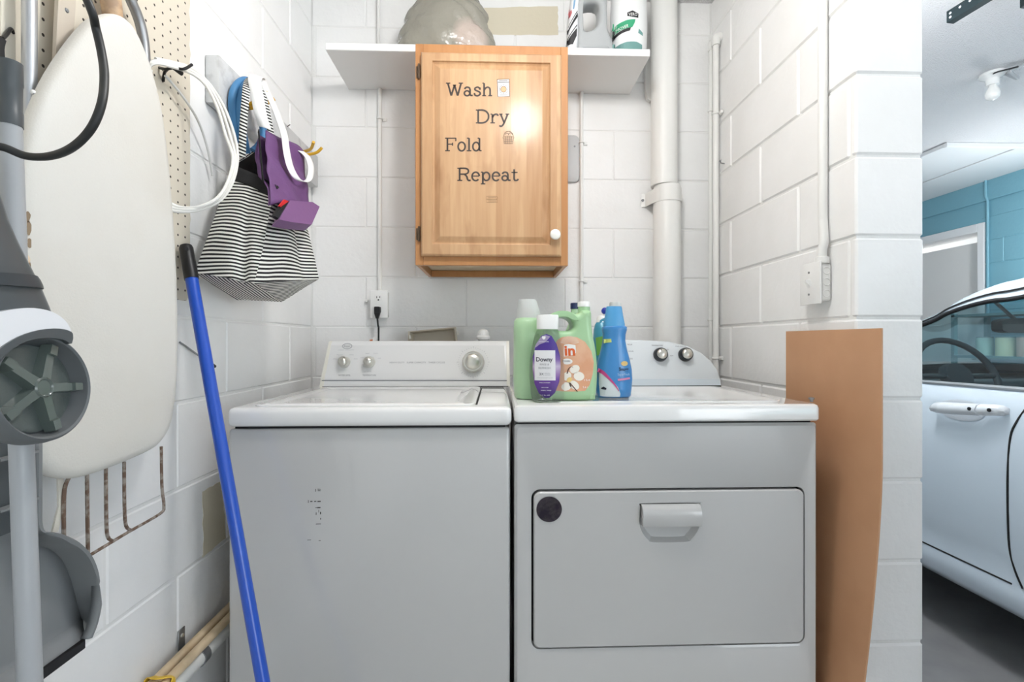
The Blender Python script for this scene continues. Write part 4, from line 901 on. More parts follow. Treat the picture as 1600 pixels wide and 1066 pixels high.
text('lettering', 'in', P(890, 547.5, Y=YN), 15.5 * YN / F, ORANGE, b3, width=16.5 * YN / F, proj=p3, shear=-.06, bold=.035); bpy.data.meshes.remove(me)
mk('label_flash', blob(ell(P(886, 565, Y=YN), .014, .0075), p2, 3), OW, b3, smooth=0)
lt('FLOWERS', 884, 564.5, 14, 2.4, NAVY, b3, YN, p3)
PET = mat('petal_cream', S(246, 240, 228), .55); PETS = mat('petal_shade_cream', S(238, 222, 190), .55)
fc = [(898, 577, .011, .0085, .5), (904.5, 588, .0115, .0095, -.2), (897, 602, .012, .0085, -.6), (884, 604, .012, .009, .2), (886, 588, .010, .0085, .9)]
for px, py, a_, b_, r_ in fc: mk('petal', blob(ell(P(px, py, Y=YN), a_ * 1.2, b_ * 1.2, 22, r_), p2, 3), PET, b3, smooth=0)
mk('petal', blob(ell(P(889.5, 593.5, Y=YN), .0075, .006, 18, .6), p3, 3), mat('flower_centre_yellow', S(236, 204, 132), .55), b3, smooth=0)
for pth in ([(886, 584), (888, 577), (892, 573), (895, 574)], [(890, 598), (896, 605), (902, 612)]):
    m = M(); pp = crom([p3(x) for x in onb(pth, YN)], 4)
    for a_, b_ in zip(pp, pp[1:]): m.face([p3(a_ + Vector((-.0016, 0, 0))), p3(a_ + Vector((.0016, 0, 0))), p3(b_ + Vector((.0016, 0, 0))), p3(b_ + Vector((-.0016, 0, 0)))])
    mk('vanilla_pod', m, mat('pod_brown', S(104, 70, 56), .5), b3, smooth=0, recalc=False)
for px, py, t in ((917, 594, '154'), (915, 605, '5.6 L')): lt(t, px, py, 9, 3, OW, b3, YN, p3)

# dark-capped bottle behind the jug
YK = YN + .16
t4 = thing('capped_bottle', (P(898, 600, Y=YK).x, YK, BZ), 'green bottle with a navy cap, mostly hidden behind the looped-handle jug', 'bottle')
sec = [(t4.location.x + o_, BZ + z, r_, r_) for o_, z, r_ in ((0, 0, .032), (0, .004, .034), (0, .16, .034), (0, .18, .028))]
zk = P(898, 482.5, Y=YK).z; sec += [(t4.location.x, zk - .03, .012, .012), (t4.location.x, zk, .011, .011)]
mk('bottle_body', bottle_loft(sec, YK, 2.1), MINT, t4); mk('cap', M().lathe([(0, 0), (.0125, 0), (.0125, .016), (.011, .0175), (0, .0175)], (t4.location.x, YK, zk - .001), n=24), mat('navy_cap', S(34, 48, 88), .35), t4)

# blue softener bottle
YU = P(961, 622, Z=BZ).y + .025; YUF = YU - .018
t5 = thing('softener_bottle', (P(961, 620, Y=YU).x, YU, BZ), 'curvy blue bottle with a tapered blue cap, rightmost on the dryer', 'bottle')
BLU = mat('sky_blue_plastic', S(62, 134, 196), .28, coat=.3)
sec = upfrom(sec_px([(624, 939, 985), (622, 935, 988), (610, 933, 989.5), (595, 933, 990.5), (580, 934, 989.5), (565, 937, 986.5), (550, 941, 982.5), (535, 944, 979.5), (525, 944.5, 980), (518, 943, 982), (513.5, 943.5, 982), (511.5, 947, 979)], YUF, [.022, .026, .028, .029, .029, .027, .025, .022, .022, .024, .024, .022]), BZ)
m = bottle_loft(sec, YU, 2.3, 44); pr = projector(m, .0008); p2 = projector(m, .0016); m5 = bottle_loft(sec, YU, 2.3, 44)
b5 = mk('bottle_body', m, BLU, t5, smooth=60)
zc_ = sec[-1][1]; ncx = P(962, 500, Y=YUF).x; kk = YUF / F
mk('cap', bottle_loft([(ncx, zc_ - .004, 17 * kk, .022), (ncx, zc_ + .004, 17 * kk, .022), (ncx, zc_ + .03, 14.3 * kk, .018), (ncx, zc_ + .05, 12.4 * kk, .016), (ncx, zc_ + .0535, 11.8 * kk, .015)], YU, 2.2), mat('blue_cap_plastic', S(86, 158, 210), .25), t5)
mk('cap_top', M().lathe([(0, 0), (.0155, 0), (.0155, .009), (.0135, .012), (0, .0125)], (ncx + .003, YU, zc_ + .0535), n=24), FROST, t5)
mk('label_sweep', blob(onb([(938.5, 578), (946, 583), (958, 595), (967, 606), (971, 616), (970.5, 621), (955, 621.5), (940.5, 620.5), (938.5, 600)], YUF - .02), pr, 7), mat('label_silver', S(208, 214, 218), .45), b5, smooth=0, label='silver sweep on the label')
m = M(); pp = crom(onb([(936, 578.5), (944, 583), (953, 592), (962, 602), (968.5, 612)], YUF - .02), 5); ww = [3.4 - 2.9 * k / (len(pp) - 1) for k in range(len(pp))]
for i in range(len(pp) - 1): m.face([p2(pp[i] + Vector((ww[i] * .0012, 0, ww[i] * .0012))), p2(pp[i] - Vector((ww[i] * .0012, 0, ww[i] * .0012))), p2(pp[i + 1] - Vector((ww[i + 1] * .0012, 0, ww[i + 1] * .0012))), p2(pp[i + 1] + Vector((ww[i + 1] * .0012, 0, ww[i + 1] * .0012)))])
mk('label_band', m, mat('label_magenta', S(196, 72, 132), .5), b5, smooth=0, recalc=False)
YL5 = YUF - .022
lt('Snugg', 976.5, 577.2, 16, 5.6, NAVY, b5, YL5, projector(m5, .0026), .02); lt('SuperFresh', 976.5, 585.5, 20, 4, mat('label_pale_blue', S(176, 206, 232), .5), b5, YL5, p2)
mk('label_flash', blob(onb([(966.5, 592.5), (987, 590.5), (987.5, 593.5), (967, 596)], YL5), p2, 4), mat('label_pink', S(206, 132, 170), .5), b5, smooth=0)
mk('label_flash', blob(ell(P(978, 568.5, Y=YL5), .010, .0065), p2, 4), mat('label_gold', S(214, 186, 122), .5), b5, smooth=0)
mk('label_flash', blob(onb([(943.5, 530), (957.5, 529.5), (958, 535), (944, 536.5)], YL5), p2, 3), mat('label_lime', S(196, 206, 120), .5), b5, smooth=0)
mk('label_flash', blob(onb([(941, 608), (945, 605), (949.5, 607.5), (949, 610), (943, 609.5)], YL5), p2, 3), NAVY, b5, smooth=0)

# teal bottle behind, with a white cap and a blue ball
YV = YU + .12
t6 = thing('teal_bottle', (P(943, 600, Y=YV).x, YV, BZ), 'teal bottle with white cap and dark blue ball stopper, behind the blue bottle', 'bottle')
TEA = mat('teal_plastic', S(70, 150, 178), .3)
sec = sec_px([(603, 926, 965), (600, 924, 967), (560, 925, 966), (530, 927, 963), (515, 928, 958), (507, 930, 952), (502, 933, 949)], YV, [.028, .032, .034, .032, .03, .02, .014])
sec = [(sec[0][0], BZ, sec[0][2], .028)] + [s_ for s_ in sec if s_[1] > BZ + .01]
m = bottle_loft(sec, YV, 2.2); pr = projector(m, .0008); b6 = mk('bottle_body', m, TEA, t6)
mk('label', blob(onb([(931, 528), (945, 524), (946, 550), (932, 556)], YV - .02), pr, 4), mat('label_leaf_green', S(120, 176, 84), .5), b6, smooth=0)
xk = P(940, 500, Y=YV).x; zk = P(940, 503, Y=YV).z
mk('cap', M().lathe([(0, 0), (.0165, 0), (.015, .012), (.0105, .02), (0, .022)], (xk, YV, zk - .002), n=24), WHITE, t6)
mk('lever', M().loft([[P(a_, b_, Y=YV - .016) + Vector((0, dy_, 0)) for a_, b_ in ((934, 512), (938, 500), (946, 496), (952, 494), (951, 503), (942, 510))] for dy_ in (0, .012)]), TEA, t6)
mk('ball', M().lathe([(.0105 * math.sin(R(t)), -.0105 * math.cos(R(t))) for t in range(0, 181, 15)], P(945, 486, Y=YV), n=20), mat('blue_ball', S(40, 60, 156), .3), t6)
mk('ball_stem', M().tube([P(945, 490, Y=YV), (P(945, 490, Y=YV).x, YV, zk + .012)], .004, 8), WHITE, t6)

# ------------------------------------------------------------------ left wall
# pegboard
py0, py1 = .05, P(297, 240, X=LX + .006).y; pz0 = P(291, 470, X=LX + .006).z
pgb = thing('pegboard', (LX, 1.0, pz0), 'beige pegboard with rows of small holes on the left wall behind the ironing board', 'pegboard')
m = M(); ed = []
zz = pz0
while zz < CZ - .002: ed.append((py1 + noise.noise(Vector((0, 3, zz * 40))) * .004 - (.012 if zz < pz0 + .02 else 0), zz)); zz += .02
pts = [Vector((LX + .001, py0, CZ - .002)), Vector((LX + .001, py0, pz0))] + [Vector((LX + .001, y, z)) for y, z in ed]
m.prism(pts, (.005, 0, 0)); mk('board', m, PEG, pgb, smooth=0)
mk('seam_strip', M().box((LX + .006, .735, pz0), (LX + .009, .757, CZ - .003), .001, 1), mat('beige_strip', S(222, 215, 200), .6), pgb, smooth=0)
PX = LX + .006
# ironing board
IX = -.665
ib = thing('ironing_board', P(165, 740, X=IX), 'cream covered ironing board hanging nose up against the pegboard', 'ironing board')
outl = [(183, 22), (205, 34), (224, 68), (241, 115), (257, 185), (269, 290), (277, 410), (280, 510), (278, 600), (270, 660), (255, 690), (235, 705), (190, 725), (140, 743), (105, 748), (76, 738), (62, 718), (54, 680), (46, 620), (39, 520), (35.5, 400), (37, 310), (45, 250), (60, 190), (86, 128), (118, 76), (148, 38), (165, 26)]
ip = crom([P(a_, b_, X=IX) for a_, b_ in outl], 4, True); ic = sum(ip, Vector()) / len(ip)
def isc(k, dx): return [Vector((IX + dx, ic.y + (p.y - ic.y) * k, ic.z + (p.z - ic.z) * (1 - (1 - k) * .4))) for p in ip]
m = M(); m.loft([isc(.9, -.028), isc(.985, -.026), isc(1.0, -.016), isc(1.0, -.006), isc(.97, .0), isc(.9, .003), isc(.6, .0045), isc(.2, .005)])
ibp = mk('padded_top', m, mat('ironing_cover_cream', S(218, 216, 210), .92, bump=(260, .25, .002), vary=(3.5, S(211, 207, 198), .45, .75)), ib, smooth=60)
mk('frame_plate', M().loft([isc(.88, -.036), isc(.88, -.0285)]), mat('grey_steel_plate', S(170, 170, 168), .5, .5), ib)
STN = mat('scorch_brown', S(146, 128, 106), .95)
m = M()
for k in range(9):
    py = 335 + 24 * k + random.uniform(-6, 6); c = P(43 + (k % 3) * 1.5, py, X=IX + .0012); a_, b_ = random.uniform(.003, .006), random.uniform(.006, .014)
    m.face([c + Vector((.0006, a_ * math.cos(t) * (1 + .3 * math.sin(3 * t + k)), b_ * math.sin(t))) for t in [2 * math.pi * i / 12 for i in range(12)]])
mk('scorch_mark', m, STN, ibp, smooth=0)['kind'] = 'stuff'
for pth in ([(252, 698), (253, 760), (256, 790), (250, 803), (200, 832), (150, 862), (112, 884), (102, 878), (100, 850), (100, 775), (105, 752), (112, 742)], [(136, 738), (136.5, 800), (137.5, 868)], [(165.5, 730), (166, 800), (168, 838), (178, 846)], [(194, 722), (194.5, 790), (197, 822), (206, 829)]):
    mk('wire_rest', M().tube(crom([P(a_, b_, X=IX - .016) for a_, b_ in pth], 4), .0028, 8), RUST, ib)
mk('cover_tie', M().tube([P(94, 735, X=IX - .02), P(95, 790, X=IX - .02), P(85, 832, X=IX - .02)], .002, flat=((1, 0, 0), .0015, .005)), FABRIC, ib)

# aluminium pole behind the board
pl = thing('aluminium_pole', (-.712, P(46, 200, X=-.712).y, P(46, 560, X=-.712).z), 'thick aluminium tube standing upright at the left edge of the ironing board', 'pole')
yy = pl.location.y
mk('tube', M().tube([(-.712, yy, .5), (-.712, yy, 2.3)], .0092, 20), ALU, pl); mk('end_plug', M().lathe([(0, 0), (.0098, 0), (.0098, .02), (0, .022)], (-.712, yy, .48), n=20), BLACK, pl)
# grey pole with a black grip
a, b = P(15.5, 98, Y=.585), P(15.5, 195, Y=.583)
bot = P(47, 1066, Y=.56); bt_ = P(16, 200, Y=.583); foot = bt_ + (bot - bt_) * ((bt_.z) / (bt_.z - bot.z))
gp = thing('mop_pole', (foot.x, foot.y, 0), 'light grey mop pole with a dark grip, leaning in front of the grey dustpan', 'pole')
mk('tube', M().tube([foot + Vector((0, 0, .002)), b], .0110, 24), LGREY, gp)
mk('grip', M().tube([b + (bt_ - foot).normalized() * -.002, b.lerp(a, .2), b.lerp(a, .22), b.lerp(a, .62), b.lerp(a, .65), a], [.0118, .0118, .0112, .0112, .0118, .0115], 24), DGREY, gp, label='dark grey rubber grip')
# black hook with strap at far left
kh = thing('peg_hook', P(8, 66, X=-.73), 'black peg hook with a hanging loop at the upper left of the pegboard', 'hook')
mk('wire', M().tube(crom([P(20, 52, X=PX + .002), P(17, 45, X=-.735), P(10, 54, X=-.73), P(4, 60, X=-.725)], 4), .0026, 8), BLACK, kh); mk('loop', M().tube(crom([P(4, 60, X=-.722), P(1, 75, X=-.722), P(3, 100, X=-.722)], 4), .002, flat=((1, 0, 0), .0012, .0045)), BLACK, kh)
# beige slat leaning behind the ironing board
bs = thing('beige_slat', P(95, 140, X=-.715), 'beige flat slat leaning behind the nose of the ironing board', 'slat')
m = M(); t0, t1_ = P(105, -40, X=-.715), P(93, 150, X=-.715)
m.loft([[p + Vector((dx, dy_, 0)) for dx, dy_ in ((-.003, -.015 * k), (.003, -.015 * k), (.003, .015 * k), (-.003, .015 * k))] for p, k in ((t0, 1.05), (t0.lerp(t1_, .5), 1), (t1_, .8), (P(90, 260, X=-.715), .7))]); mk('slat', m, mat('beige_enamel', S(198, 187, 172), .5), bs, smooth=30)
mk('rivet', M().lathe([(0, 0), (.004, 0), (.003, .0015), (0, .002)], t0.lerp(t1_, .3) + Vector((.003, 0, 0)), (1, 0, 0), 10), STEEL, bs)
# wooden handle above the nose
wh = thing('wooden_tool', P(175, 24, X=-.70), 'worn wooden tool hanging just above the nose of the ironing board', 'tool')
mk('wood_shaft', M().tube([P(172, -40, X=-.715), P(174, 8, X=-.712), P(178, 40, X=-.712), P(182, 110, X=-.712)], [.013, .0165, .015, .012], 16), mat('worn_wood', S(190, 160, 128), .6, vary=(40, S(158, 132, 108), .45, .6)), wh); mk('ferrule', M().tube([P(182, 110, X=-.712), P(184, 135, X=-.712)], .014, 14), STEEL, wh)
# bent grey tube
bt2 = thing('bent_tube', P(226, 70, X=-.715), 'bent grey metal tube disappearing behind the right shoulder of the ironing board', 'tube')
mk('tube', M().tube(crom([P(197, -45, X=-.715), P(203, -5, X=-.715), P(213, 20, X=-.715), P(221, 45, X=-.715), P(226, 80, X=-.715), P(228, 150, X=-.715), P(228, 260, X=-.715)], 6), .0095, 16), STEEL, bt2); mk('tube_tip', M().lathe([(0, 0), (.011, 0), (.011, .02), (0, .022)], P(228, 262, X=-.715), n=14), BLACK, bt2)
# white wire hook in front of the aluminium tube
wk = thing('wire_hook', P(62, 158, X=-.72), 'small silver wire peg hook crossing the aluminium tube', 'hook')
mk('wire', M().tube(crom([P(82, 164, X=PX + .001), P(68, 156, X=-.70), P(56, 149, X=-.690), P(52, 144, X=-.690)], 4), .0026, 8), STEEL, wk); mk('tip', M().lathe([(.0034 * math.sin(R(t)), -.0034 * math.cos(R(t))) for t in range(0, 181, 30)], P(52, 144, X=-.69), n=10), WHITE, wk)
# two wooden pegs
for px, py, r_, lab, col in ((12, 366, .0075, 'small golden wooden peg end showing beside the dark vacuum body', S(206, 168, 112)), (30, 405, .0105, 'pale round wooden peg end showing lower beside the vacuum body', S(226, 206, 180))):
    c = P(px, py, X=-.66); o = thing('wooden_peg', c, lab, 'peg'); wm = mat('peg_wood', col, .6, vary=(60, S(198, 160, 116), .5, .8))
    mk('peg_shaft', M().lathe([(0, -.074), (r_ * .7, -.074), (r_ * .7, -.006), (0, -.006)], c, (.86, -.4, .0), 16), wm, o); mk('peg_end', M().lathe([(0, -.007), (r_, -.006), (r_ * 1.08, 0), (r_ * .9, .006), (r_ * .5, .0085), (0, .009)], c, (.86, -.4, .0), 20), wm, o)

# vacuum cleaner with the large spoked wheel
wc_ = P(74, 605, X=-.50); WN = Vector((.985, .02, .10)).normalized(); WU = Vector((0, 0, 1)).cross(WN).normalized(); WV = WN.cross(WU).normalized(); WK = 1.13
vac = thing('vacuum_cleaner', (wc_.x - .12, wc_.y - .02, .44), 'dark grey and white vacuum cleaner hung up high with its big spoked wheel facing out', 'vacuum cleaner')
_l = M.lathe
def wlathe(prof, n=48): return M().lathe([(a_ * WK, b_) for a_, b_ in prof], wc_, WN, n)
def wp(r_, ang, h=0.): return wc_ + WU * (WK * r_ * math.cos(R(ang))) + WV * (r_ * math.sin(R(ang))) + WN * h
RUB = mat('grey_rubber', S(98, 102, 104), .5); HUBM = mat('glossy_grey_plastic', S(82, 90, 88), .3, coat=.4, bump=(240, .25, .002)); SPK = mat('glossy_spoke_plastic', S(90, 100, 96), .2, coat=.5)
wh_ = mk('wheel', wlathe([(.012, -.034), (.048, -.034), (.0525, -.030), (.0545, -.022), (.0545, -.010), (.0530, -.002), (.0505, .0005), (.0485, -.001), (.0478, -.004), (.0465, -.012), (.0435, -.019), (.0, -.0195)], 56), RUB, vac, label='big round grey wheel')
mk('wheel_disc', wlathe([(.0, -.019), (.042, -.0188), (.0425, -.0155), (.040, -.015), (0, -.0145)]), HUBM, wh_)
for k in range(5):
    an = 68 + 72 * k; m = M(); rings = []
    for r_, hw, z0, z1 in ((.0085, .0074, -.015, -.003), (.018, .0066, -.015, -.004), (.034, .0062, -.015, -.0055), (.0345, .0062, -.015, -.002), (.0445, .0058, -.014, -.003), (.045, .0058, -.014, -.006)):
        cth = R(an); d = WU * math.cos(cth) + WV * math.sin(cth); t_ = WV * math.cos(cth) - WU * math.sin(cth); c = wc_ + d * r_ * WK
        rings.append([c + t_ * hw + WN * z0, c - t_ * hw + WN * z0, c - t_ * hw * .72 + WN * z1, c + t_ * hw * .72 + WN * z1])
    m.loft(rings); mk('spoke', m, SPK, wh_, smooth=20)
mk('hub', M().lathe([(0, -.015), (.0115, -.015), (.0115, -.003), (.010, -.0015), (.0085, -.0025), (.008, -.0035), (0, -.003)], wc_, WN, 32), SPK, wh_)
def wpl(px, py, h): return P(px, py, pl=(wc_ + WN * h, WN))
def wprism(pts, h0, h1, n=5):
    m = M(); pp = crom([wpl(a_, b_, 0) for a_, b_ in pts], n, True); c = sum(pp, Vector()) / len(pp)
    m.loft([[p + WN * h0 for p in pp], [p + WN * (h1 - .004) for p in pp], [c + (p - c) * .985 + WN * h1 for p in pp]]); return m
mk('fender', wprism([(-60, 610), (-40, 572), (-12, 547), (20, 527), (55, 516), (85, 514), (104, 519), (107, 527), (106, 534), (103, 538), (90, 531), (60, 529), (30, 535), (5, 550), (-20, 575), (-40, 610)], -.055, .006, 3), DGREY, vac, label='dark fender over the wheel')
mk('bumper', wprism([(-80, 560), (-55, 515), (-20, 492), (15, 483.5), (48, 481.5), (78, 488), (98, 502), (106, 516), (104, 519), (85, 514.5), (55, 516.5), (20, 527.5), (-12, 547.5), (-40, 572.5), (-60, 605)], -.06, .004, 3), mat('white_gloss_plastic', S(226, 228, 232), .2, coat=.4), vac, label='white curved bumper')
m = M(); rings = []
bz = wc_ + WN * -.03
for py, pxr, d in ((500, 66, .050), (482, 58, .052), (455, 47, .050), (425, 33, .047), (398, 20, .044), (372, 9, .04), (345, -1, .036), (300, -14, .032), (250, -26, .026)):
    c1_ = wpl(pxr, py, -.03); c0_ = wpl(pxr - 150 + (500 - py) * .28, py, -.03)
    q_ = []
    for k in range(20):
        t_ = 2 * math.pi * k / 20; cc, ss = math.cos(t_), math.sin(t_)
        q_.append((c0_ + c1_) / 2 + (c1_ - c0_) / 2 * math.copysign(abs(cc) ** .7, cc) + WN * d * .55 * math.copysign(abs(ss) ** .7, ss))
    rings.append(q_)
m.loft(rings); vb = mk('body', m, DGREY, vac, smooth=50)
m = M(); rings = []
for py, pxr in ((455, 49), (449, 47.5), (441, 43.5), (435, 39)):
    c1_ = wpl(pxr, py, -.028); c0_ = wpl(pxr - 130, py - 8, -.028); rings.append([(c0_ + c1_) / 2 + (c1_ - c0_) / 2 * math.cos(t_) * 1.0 + WN * .031 * math.copysign(abs(math.sin(t_)) ** .7, math.sin(t_)) for t_ in [2 * math.pi * k / 20 for k in range(20)]])
m.loft(rings); mk('body_band', m, mat('charcoal_plastic', S(62, 66, 70), .4), vb)
# black cable looping in front
cbp = [(136, 0), (150, 45), (160, 90), (163, 125), (158, 165), (141, 203), (112, 231), (78, 244), (40, 243.5), (0, 229)]
cx = thing('power_cable', P(78, 244, Y=.52), 'thick black cable looping down in front of the ironing board', 'cable')
cpts = [Vector((PX + .002, .70, 1.80)), Vector((-.70, .66, 1.79)), Vector((-.60, .58, 1.71)), Vector((-.49, .53, 1.56))] + [P(a_, b_, Y=.50 + .015 * math.sin(i)) for i, (a_, b_) in enumerate(cbp)] + [P(-40, 232, Y=.50), P(-75, 262, Y=.495), wpl(-80, 300, -.025)]
mk('cord', M().tube(crom(cpts, 6), .0040, 10), mat('black_rubber', S(38, 40, 40), .5), cx); mk('wall_clip', M().lathe([(0, 0), (.012, 0), (.010, .008), (.006, .014), (0, .014)], (PX, .70, 1.80), (1, 0, 0), 14), BLACK, cx)

# dustpan
QX = -.622
DP = mat('dustpan_grey_plastic', S(124, 127, 129), .5, bump=(220, .1, .001))
yc = P(24, 850, X=QX).y
dn = thing('dustpan', (QX, yc, P(60, 1035, X=QX).z), 'grey plastic dustpan hanging by its neck, opening downwards, behind the mop pole', 'dustpan')
half = [(57, 690), (57, 740), (57, 790), (57.5, 820), (64, 831), (80, 833), (100, 837), (124, 849), (141, 867), (151, 890), (154, 915), (152, 950), (146, 978), (137, 999)]
inner = [(50, 690), (50, 740), (50, 790), (50, 820), (51, 838), (53, 847), (60, 853), (76, 858), (94, 873), (106, 897), (114, 920), (121, 942), (127, 962), (133, 987)]
DPX = QX - .040
hp = crom([P(a_, b_, X=QX) for a_, b_ in half], 4); hi_ = crom([P(a_, b_, X=DPX) for a_, b_ in inner], 4); ztop_ = hp[0].z
mir_ = lambda p: Vector((p.x, 2 * yc - p.y, p.z))
cin = Vector((0, yc, hp[30].z))
rows = []
for o_, i_ in zip(hp, hi_):
    t_ = Vector((0, i_.y - o_.y, i_.z - o_.z)); t_ = t_.normalized() * min(.007, t_.length * .6)
    rows.append([o_ + Vector((-.010, 0, 0)), o_ + Vector((-.001, 0, 0)), o_ + t_ * .25 + Vector((.001, 0, 0)), o_ + t_ + Vector((0, 0, 0)), o_ + t_ * 1.25 + Vector((-.004, 0, 0)), i_ - t_ * .3 + Vector((.003, 0, 0)), i_])
for s_ in (0, 1):
    m = M(); m.loft([[mir_(p) if s_ else p for p in r_] for r_ in rows], closed=False, cap=False); mk('pan_wall', m, DP, dn, smooth=50, solid=.0025)
m = M(); fr_ = []
for i_ in hi_: fr_.append([i_.lerp(mir_(i_), k / 10) + Vector((.0005, 0, 0)) for k in range(11)])
lip = P(133, 1001, X=QX - .006); ramp = P(128, 968, X=DPX + .002)
fr_ = [q_ for q_ in fr_ if q_[0].z > ramp.z] + [[p_.lerp(mir_(p_), k / 10) for k in range(11)] for p_ in (ramp, lip)]
m.loft(fr_, closed=False, cap=False); mk('pan_floor', m, mat('dustpan_floor_grey', S(136, 139, 141), .5, bump=(220, .12, .001)), dn, smooth=25, solid=.0025)
mk('rubber_lip', M().box((QX - .010, lip.y, lip.z - .012), (QX - .004, 2 * yc - lip.y, lip.z + .004), .002, 1), BLACK, dn, label='black rubber lip')
for py in (706, 780):
    z = P(50, py, X=QX).z; w_ = hp[0].y - yc; mk('neck_rib', M().box((QX - .004, yc - w_ + .002, z - .0015), (QX + .008, yc + w_ - .002, z + .0015)), DP, dn, smooth=0)
mk('neck_back', M().box((QX - .012, 2 * yc - hp[0].y + .002, hp[12].z), (QX - .009, hp[0].y - .002, ztop_ + .06)), DGREY, dn, smooth=0)

# white cable coil on a peg hook
CX_ = -.705
cl = thing('cable_coil', P(300, 110, X=CX_), 'coil of thin white cable hanging from a black hook at the pegboard edge', 'cable')
base = [(243, 92), (272, 98), (302, 108), (330, 135), (352, 172), (367, 215), (371, 250), (363, 285), (345, 312), (318, 326), (290, 331), (262, 327), (236, 305), (218, 262), (208, 205), (212, 150), (226, 110)]
m = M(); pts = []
random.seed(5)
for turn in range(3):
    for i, (a_, b_) in enumerate(base):
        k = 1 - .085 * turn * (1 if i > 2 else .25); ox = 300 + (a_ - 300) * k + (2.5 * turn if 5 < i < 12 else -1.5 * turn); oy = 92 + (b_ - 92) * (1 - .012 * turn) + (3.5 * turn if i < 3 else 0)
        xs_ = (-.705, -.70, -.695, -.675, -.65, -.63, -.615, -.612, -.62, -.64, -.665, -.69, -.708, -.715, -.717, -.717, -.713)[i]
        pts.append(P(ox, oy, X=xs_ + .004 * turn + random.uniform(-.0015, .0015)))
mk('cord', M().tube(crom(pts, 5), .0036, 8), mat('white_cable', S(232, 231, 226), .4), cl)
mk('loose_end', M().tube(crom([P(258, 118, X=-.725), P(285, 150, X=-.72), P(310, 190, X=-.725), P(325, 235, X=-.73), P(332, 275, X=-.735)], 5), .0028, 8), mat('grey_white_cable', S(214, 214, 212), .4), cl)
hk = thing('peg_hook', P(262, 118, X=PX), 'black double peg hook holding the white cable coil', 'hook')
mk('wire', M().tube(crom([P(249, 106, X=PX + .001), P(259, 108, X=-.72), P(272, 106, X=-.70), P(287, 108, X=-.68), P(300, 101, X=-.672)], 5), .003, 8), BLACK, hk)
mk('wire', M().tube(crom([P(255, 127, X=PX + .001), P(257, 114, X=-.73), P(262, 108, X=-.715)], 5), .003, 8), BLACK, hk); mk('hook_pad', M().tube([P(271, 107, X=-.70), P(284, 115, X=-.695)], [.003, .005], 8), BLACK, hk)

# hook rail on the left wall
RZ0, RZ1 = H + .612, H + .736; RXF = LX + .037; ry0, ry1 = 1.245, 1.925
hr_ = thing('hook_rail', (LX, (ry0 + ry1) / 2, RZ0), 'grey painted board with yellow hooks on the left wall holding the tote bags', 'hook rail')
mk('rail', M().box((LX + .001, ry0, RZ0), (RXF, ry1, RZ1), .004), mat('grey_painted_wood', S(203, 204, 204), .6, bump=(50, .4, .004), vary=(30, S(180, 180, 180), .55, .75)), hr_)
YEL = mat('yellow_vinyl', S(226, 176, 52), .4)
hbY = 1.36; hbz = H + .66
for base_, tips in ((Vector((RXF, hbY, hbz)), [Vector((RXF + .075, hbY - .02, hbz + .034)), Vector((RXF + .075, hbY + .025, hbz + .034))]), (P(478, 243, X=RXF), [P(490, 222, X=RXF + .07), P(503, 231, X=RXF + .07)])):
    for t_ in tips:
        mk('hook', M().tube(crom([base_ + Vector((-.002, (t_ - base_).y * .3, 0)), base_ + Vector((.02, (t_ - base_).y * .4, .0)), base_.lerp(t_, .7) + Vector((0, 0, -.008)), t_], 5), .0052, 10), YEL, hr_)
mk('peg', M().lathe([(0, -.002), (.008, -.002), (.008, .03), (.013, .034), (.013, .042), (0, .044)], Vector((RXF, 1.30, RZ0 + .02)), (1, 0, 0), 16), BLACK, hr_, label='black round peg')
mk('nail', M().tube([P(447, 199, X=RXF - .01), P(453, 195, X=RXF + .02)], .0015, 6), BLACK, hr_)

HK = Vector((RXF + .055, hbY, hbz + .022))
# striped tote bag
A0, B0, C0, D0_ = Vector((-.70, 1.13, H + .160)), Vector((-.55, 1.10, H + .132)), Vector((-.505, 1.375, H + .177)), Vector((-.695, 1.30, H + .110))
E0 = Vector((-.62, 1.40, H + .1135))
A1, B1, C1, D1_ = P(364, 258, X=-.69), Vector((-.545, 1.20, H + .385)), Vector((-.575, 1.43, H + .40)), Vector((-.70, 1.41, H + .555))
tb = thing('striped_tote', (A0 + B0 + C0 + D0_) / 4, 'large black and white striped tote bag with a black rim, hanging on the left wall', 'bag')
def wr_(p, k=1.): return p + Vector((noise.noise(p * 11), noise.noise(p * 11 + Vector((5, 2, 1))), noise.noise(p * 9 + Vector((1, 7, 3))) * .6)) * .011 * k
def face_f(a0, b0, a1, b1, bulge, n_):
    def f(u, v):
        p = a0.lerp(b0, u).lerp(a1.lerp(b1, u), v); e_ = min(1, 4 * u, 4 * (1 - u), 5 * v + .3, 5 * (1 - v) + .3)
        fold = -.012 * math.exp(-((u - .78 + .3 * v) / .08) ** 2) * (1 - v)
        return wr_(p + n_ * (bulge * math.sin(math.pi * u) * math.sin(math.pi * min(1, v * 1.1 + .05)) + fold), .3 + .7 * e_)
    return f
def uvl(a0, a1, sh): 
    L_ = (a1 - a0).length
    return lambda u, v: (u, v * L_ + sh * u)
m = M(); vt = .88
nl_ = ((B0 - A0).cross(A1 - A0)).normalized(); nr_ = ((C0 - B0).cross(B1 - B0)).normalized(); ctr_ = (A0 + B0 + C0 + D0_ + A1 + B1 + C1 + D1_) / 8
def outn(n_, p): return n_ if n_.dot(p - ctr_) > 0 else -n_
specs = [(A0, B0, A1, B1, .012, outn(nl_, A0), -.035), (B0, C0, B1, C1, .014, outn(nr_, B0), .01), (C0, E0, C1, C1.lerp(D1_, .55), .004, Vector((.3, 1, 0)).normalized(), .0), (E0, D0_, C1.lerp(D1_, .55), D1_, .004, Vector((0, 1, 0)).normalized(), .0), (D0_, A0, D1_, A1, .004, Vector((-1, 0, 0)), 0)]
